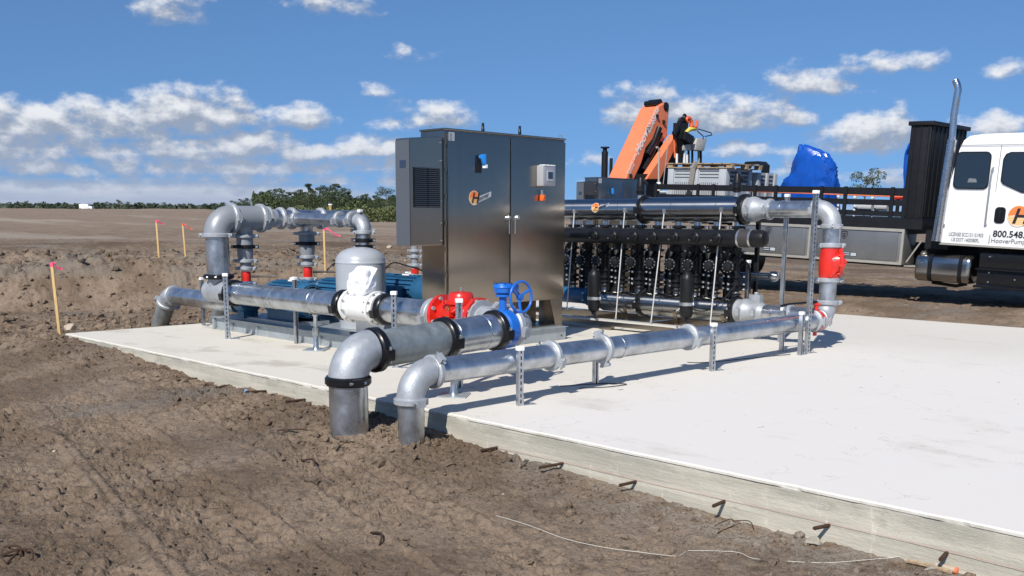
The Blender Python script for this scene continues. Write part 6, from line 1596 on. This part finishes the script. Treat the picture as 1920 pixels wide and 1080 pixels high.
def leaves(mb, rg, cen, rad, n, size):
    # a clump: leaf-sized faces scattered through an uneven ellipsoid
    d = rg.normal(size=(n, 3)); d /= np.linalg.norm(d, axis=1)[:, None]; r = rg.uniform(.35, 1, n)**.6
    c = V3(cen)+d*r[:, None]*V3(rad)
    for q in c:
        a = unit(rg.normal(size=3)); b = unit(np.cross(a, rg.normal(size=3))); s = size*rg.uniform(.6, 1.3)
        mb.add([q-a*s-b*s*.5, q+a*s-b*s*.4, q+a*s*.7+b*s*.5, q-a*s*.6+b*s*.5], [(0, 1, 2, 3)])
def tree_proto(h, kind, sd, label):
    rg = np.random.default_rng(sd); root = thing('pine_tree' if kind != 'oak' else 'broadleaf_tree', label, 'tree', (0, 0, 0), 'trees of the distant copse')
    mb = MB(); top = V3((rg.uniform(-.3, .3), rg.uniform(-.3, .3), h*.9)); mid = V3((rg.uniform(-.2, .2), rg.uniform(-.2, .2), h*.5))
    mb.tube([(0, 0, -.3), mid*.5, mid, (mid+top)/2, top], [.020*h, .016*h, .013*h, .009*h, .004*h], 7)
    cl = []
    if kind == 'pine':
        for k in range(9):
            z = h*(.52+.46*k/8); w = h*.20*(1-.6*k/8)*rg.uniform(.6, 1.25); a = rg.uniform(0, 6.28); cl.append((V3((math.cos(a)*w*.8, math.sin(a)*w*.8, z)), w*.75, w*.42))
        cl.append((V3((0, 0, h*.97)), h*.07, h*.05))
    elif kind == 'bushy':
        for k in range(12):
            z = h*(.30+.66*k/11); w = h*.26*(1-.55*(k/11)**1.5)*rg.uniform(.6, 1.2); a = rg.uniform(0, 6.28); cl.append((V3((math.cos(a)*w*.7, math.sin(a)*w*.7, z)), w*.8, w*.6))
    else:
        for k in range(11):
            a = k*2.4+rg.uniform(-.3, .3); w = h*rg.uniform(.12, .30); z = h*rg.uniform(.5, .95); cl.append((V3((math.cos(a)*w, math.sin(a)*w, z)), h*.11, h*.075))
    for c, rw, rh in cl:
        if kind != 'bushy' or rg.random() < .5: mb.tube([V3((0, 0, c[2]-rw*.7)), c*V3((.6, .6, 1))-V3((0, 0, rw*.2)), c], [.006*h, .004*h, .002*h], 5)
    mb.build('trunk', 'bark', root)
    mb = MB(); 
    for c, rw, rh in cl: leaves(mb, rg, c, (rw, rw, rh), 190 if kind != 'oak' else 130, h*.0125)
    mb.build('crown', 'pine', root, smooth=False)
    return root
PROT = []
for kd, sd in (('pine', 1), ('bushy', 2), ('bushy', 3), ('pine', 4), ('oak', 5), ('bushy', 6)):
    t_ = tree_proto(8., kd, sd, 'tree'); PROT.append(t_)
used = [False]*6
def plant(u, vtop, dist, k, label, group='trees of the distant copse', rot=None, wide=1.):
    d = ray(u, 405); d = d/np.hypot(d[0], d[1]); x, y = d[0]*dist, d[1]*dist; zb = float(terrain(np.array([x]), np.array([y]), False)[0])
    dd = np.dot(V3((x, y, zb))-CAM, fw); hz = 399+(u+962)*(422-399)/3810.
    zt = EYE+(hz-vtop)/FPX*dd; h = max(1.5, zt-zb)
    o = PROT[k] if not used[k] else copy_tree(PROT[k])
    used[k] = True; s = h/8.; o.location = (x, y, zb); o.scale = (s*wide, s*wide, s); o.rotation_euler = (0, 0, rot if rot is not None else (u*1.7) % 6.28)
    o['label'] = label; o['group'] = group
cop = [(462, 372, 1), (478, 366, 2), (490, 364, 1), (503, 358, 5), (517, 356, 2), (531, 355, 1), (545, 362, 3), (556, 361, 5), (568, 357, 2), (578, 347, 0), (590, 356, 1), (600, 353, 5), (612, 350, 2), (622, 349, 1), (633, 347, 3), (644, 354, 2), (655, 361, 0), (668, 372, 1), (679, 367, 5), (690, 365, 2), (702, 368, 3), (712, 371, 1), (724, 352, 4), (733, 370, 2), (741, 366, 5), (752, 364, 1), (538, 366, 2), (585, 366, 5), (627, 362, 1), (697, 376, 2)]
ONES = ['', 'first', 'second', 'third', 'fourth', 'fifth', 'sixth', 'seventh', 'eighth', 'ninth', 'tenth', 'eleventh', 'twelfth', 'thirteenth', 'fourteenth', 'fifteenth', 'sixteenth', 'seventeenth', 'eighteenth', 'nineteenth', 'twentieth']
def ordw(n): return ONES[n] if n <= 20 else ('twenty-' + ONES[n-20] if n < 30 else 'last')
wd_ = {0: 'tall narrow tufted pine', 1: 'full bushy dark green tree', 2: 'rounded bushy tree', 3: 'slim pine with open branches', 4: 'lone spindly bare-trunked tree', 5: 'leaning bushy tree'}
for i, (u, v, k) in enumerate(cop):
    posn = 'at the copse tip' if u < 480 else 'above the large tee' if u < 520 else 'over the pump header' if u < 570 else 'over the second tee' if u < 610 else 'at the tallest part' if u < 650 else 'above the branch pipe elbow' if u < 690 else 'between the tank and the cabinet'
    plant(u, v, 195+(i*37 % 40), k, '%s, %s from the left %s' % (wd_[k], ordw(sorted(c[0] for c in cop).index(u)+1), posn), wide=1.25)
plant(1620, 319, 120, 4, 'lone broadleaf tree showing above the truck bed between tarp and headboard', 'lone tree', wide=.95)
for i, (u, v) in enumerate([(20, 383), (38, 384), (52, 381), (70, 385), (92, 387), (110, 386), (128, 385), (142, 385), (160, 387), (178, 384), (200, 383), (224, 379), (243, 383), (262, 384), (280, 385), (296, 386), (310, 384), (345, 386), (362, 388), (386, 386), (404, 385), (418, 384), (438, 381), (452, 378)]):
    plant(u, v-4, 430+(i*53 % 90), (1, 2, 5)[i % 3], 'far small tree on the left skyline, %s from the left edge' % ordw(i+1), 'trees on the left skyline', wide=1.8)
def thicket(name, label, u0, u1, vt0, vt1, dist, n, m, size, dep):
    rg = np.random.default_rng(int(u0)+1000); mb = MB(); P = []
    us_ = rg.uniform(u0, u1, n)
    for u in us_:
        dd_ = dist+rg.uniform(0, dep); d = ray(u, 405); d = d/np.hypot(d[0], d[1]); x, y = d[0]*dd_, d[1]*dd_
        P.append((x, y, u, dd_))
    P = np.array(P); zb = terrain(P[:, 0], P[:, 1], False)
    for (x, y, u, dd_), z in zip(P, zb):
        hz = 399+(u+962)*.00604; vt = vt0+(vt1-vt0)*(u-u0)/(u1-u0); hh = max(.6, EYE+(hz-vt)/FPX*dd_-z)*(.75+.35*float(vnoise(np.array([u*.12]), np.array([1.]), 5)[0]))
        q = V3((x, y, z+hh*rg.uniform(0, 1))); a = unit(rg.normal(size=3)); b = unit(np.cross(a, rg.normal(size=3))); s = size*rg.uniform(.5, 1.3)
        mb.add([q-a*s-b*s*.5, q+a*s-b*s*.4, q+a*s*.7+b*s*.5, q-a*s*.6+b*s*.5], [(0, 1, 2, 3)])
    o = mb.build(name, m, None, smooth=False); tag(o, label, 'bushes', kind='stuff')
thicket('palmetto_thicket', 'dense palmetto undergrowth along the foot of the copse', 455, 860, 390, 386, 192, 16000, 'palmetto', .22, 14)
thicket('tree_thicket', 'dark wooded understorey filling the middle of the copse', 475, 790, 366, 374, 215, 16000, 'pine', .28, 25)
thicket('distant_wood', 'low band of dark distant woods along the left skyline', -260, 470, 385, 385, 480, 9000, 'farleaf', .95, 60)
# far vehicles and marker
def far_box(u, v, w, h, dist, nm, label, cat, m, extra=None):
    d = ray(u, 405); d = d/np.hypot(d[0], d[1]); x, y = d[0]*dist, d[1]*dist; zb = float(terrain(np.array([x]), np.array([y]), False)[0]); s = dist/FPX
    root = thing(nm, label, cat, (x, y, zb)); return root, V3((x, y, zb)), s
root, p, s = far_box(160, 396, 14, 4, 380, 'parked_van', 'tiny white van parked far off on the left skyline', 'van', 'white')
zt = EYE+(405-394)/FPX*380
mb = MB(); mb.box(p+V3((0, 0, 1.3)), (3.2, 1.9, 1.7), ux=rt0); mb.box(p+V3((0, 0, .9))+rt0*2.2, (1.3, 1.8, 1.1), ux=rt0); mb.build('body', 'white', root, bevel=.15)
mb = MB()
for k in (-1.1, 1.9): mb.cyl(p+rt0*k+V3((0, 0, .35))-V3((.9, .9, 0)), p+rt0*k+V3((0, 0, .35))-V3((.7, .7, 0)), .35)
mb.build('wheel', 'rubber', root)
root, p, s = far_box(335, 396, 14, 6, 640, 'excavator', 'tiny yellow excavator working far off before the skyline woods', 'excavator', 'yellow')
mb = MB(); mb.box(p+V3((0, 0, 1.6)), (3., 2, 1.4), ux=rt0); mb.box(p+V3((0, 0, 2.5))-rt0*.8, (1.2, 1.2, 1.2), ux=rt0); mb.build('body', mat('machine_yellow', (.42, .28, .06), .5), root, bevel=.1)
mb = MB(); mb.box(p+V3((0, 0, .45)), (3.6, 2.4, .9), ux=rt0); mb.build('tracks', 'blackmatte', root, bevel=.2)
mb = MB(); mb.tube([p+rt0*1.2+V3((0, 0, 2)), p+rt0*3.2+V3((0, 0, 3.4)), p+rt0*5+V3((0, 0, 1.4))], .22, 6); mb.build('digging_arm', bpy.data.materials['machine_yellow'], root)
root, p, s = far_box(620, 385, 5, 20, 150, 'warning_mast', 'slender yellow mast with white top standing before the copse', 'mast', 'yellow')
mb = MB(); mb.cyl(p, p+V3((0, 0, 2.2)), .09); mb.cyl(p+V3((0, 0, 2.0)), p+V3((0, 0, 2.7)), .22); mb.build('pole', bpy.data.materials['machine_yellow'], root)
mb = MB(); mb.cyl(p+V3((0, 0, 2.75)), p+V3((0, 0, 2.95)), .3); mb.build('cap', 'whitecap', root)
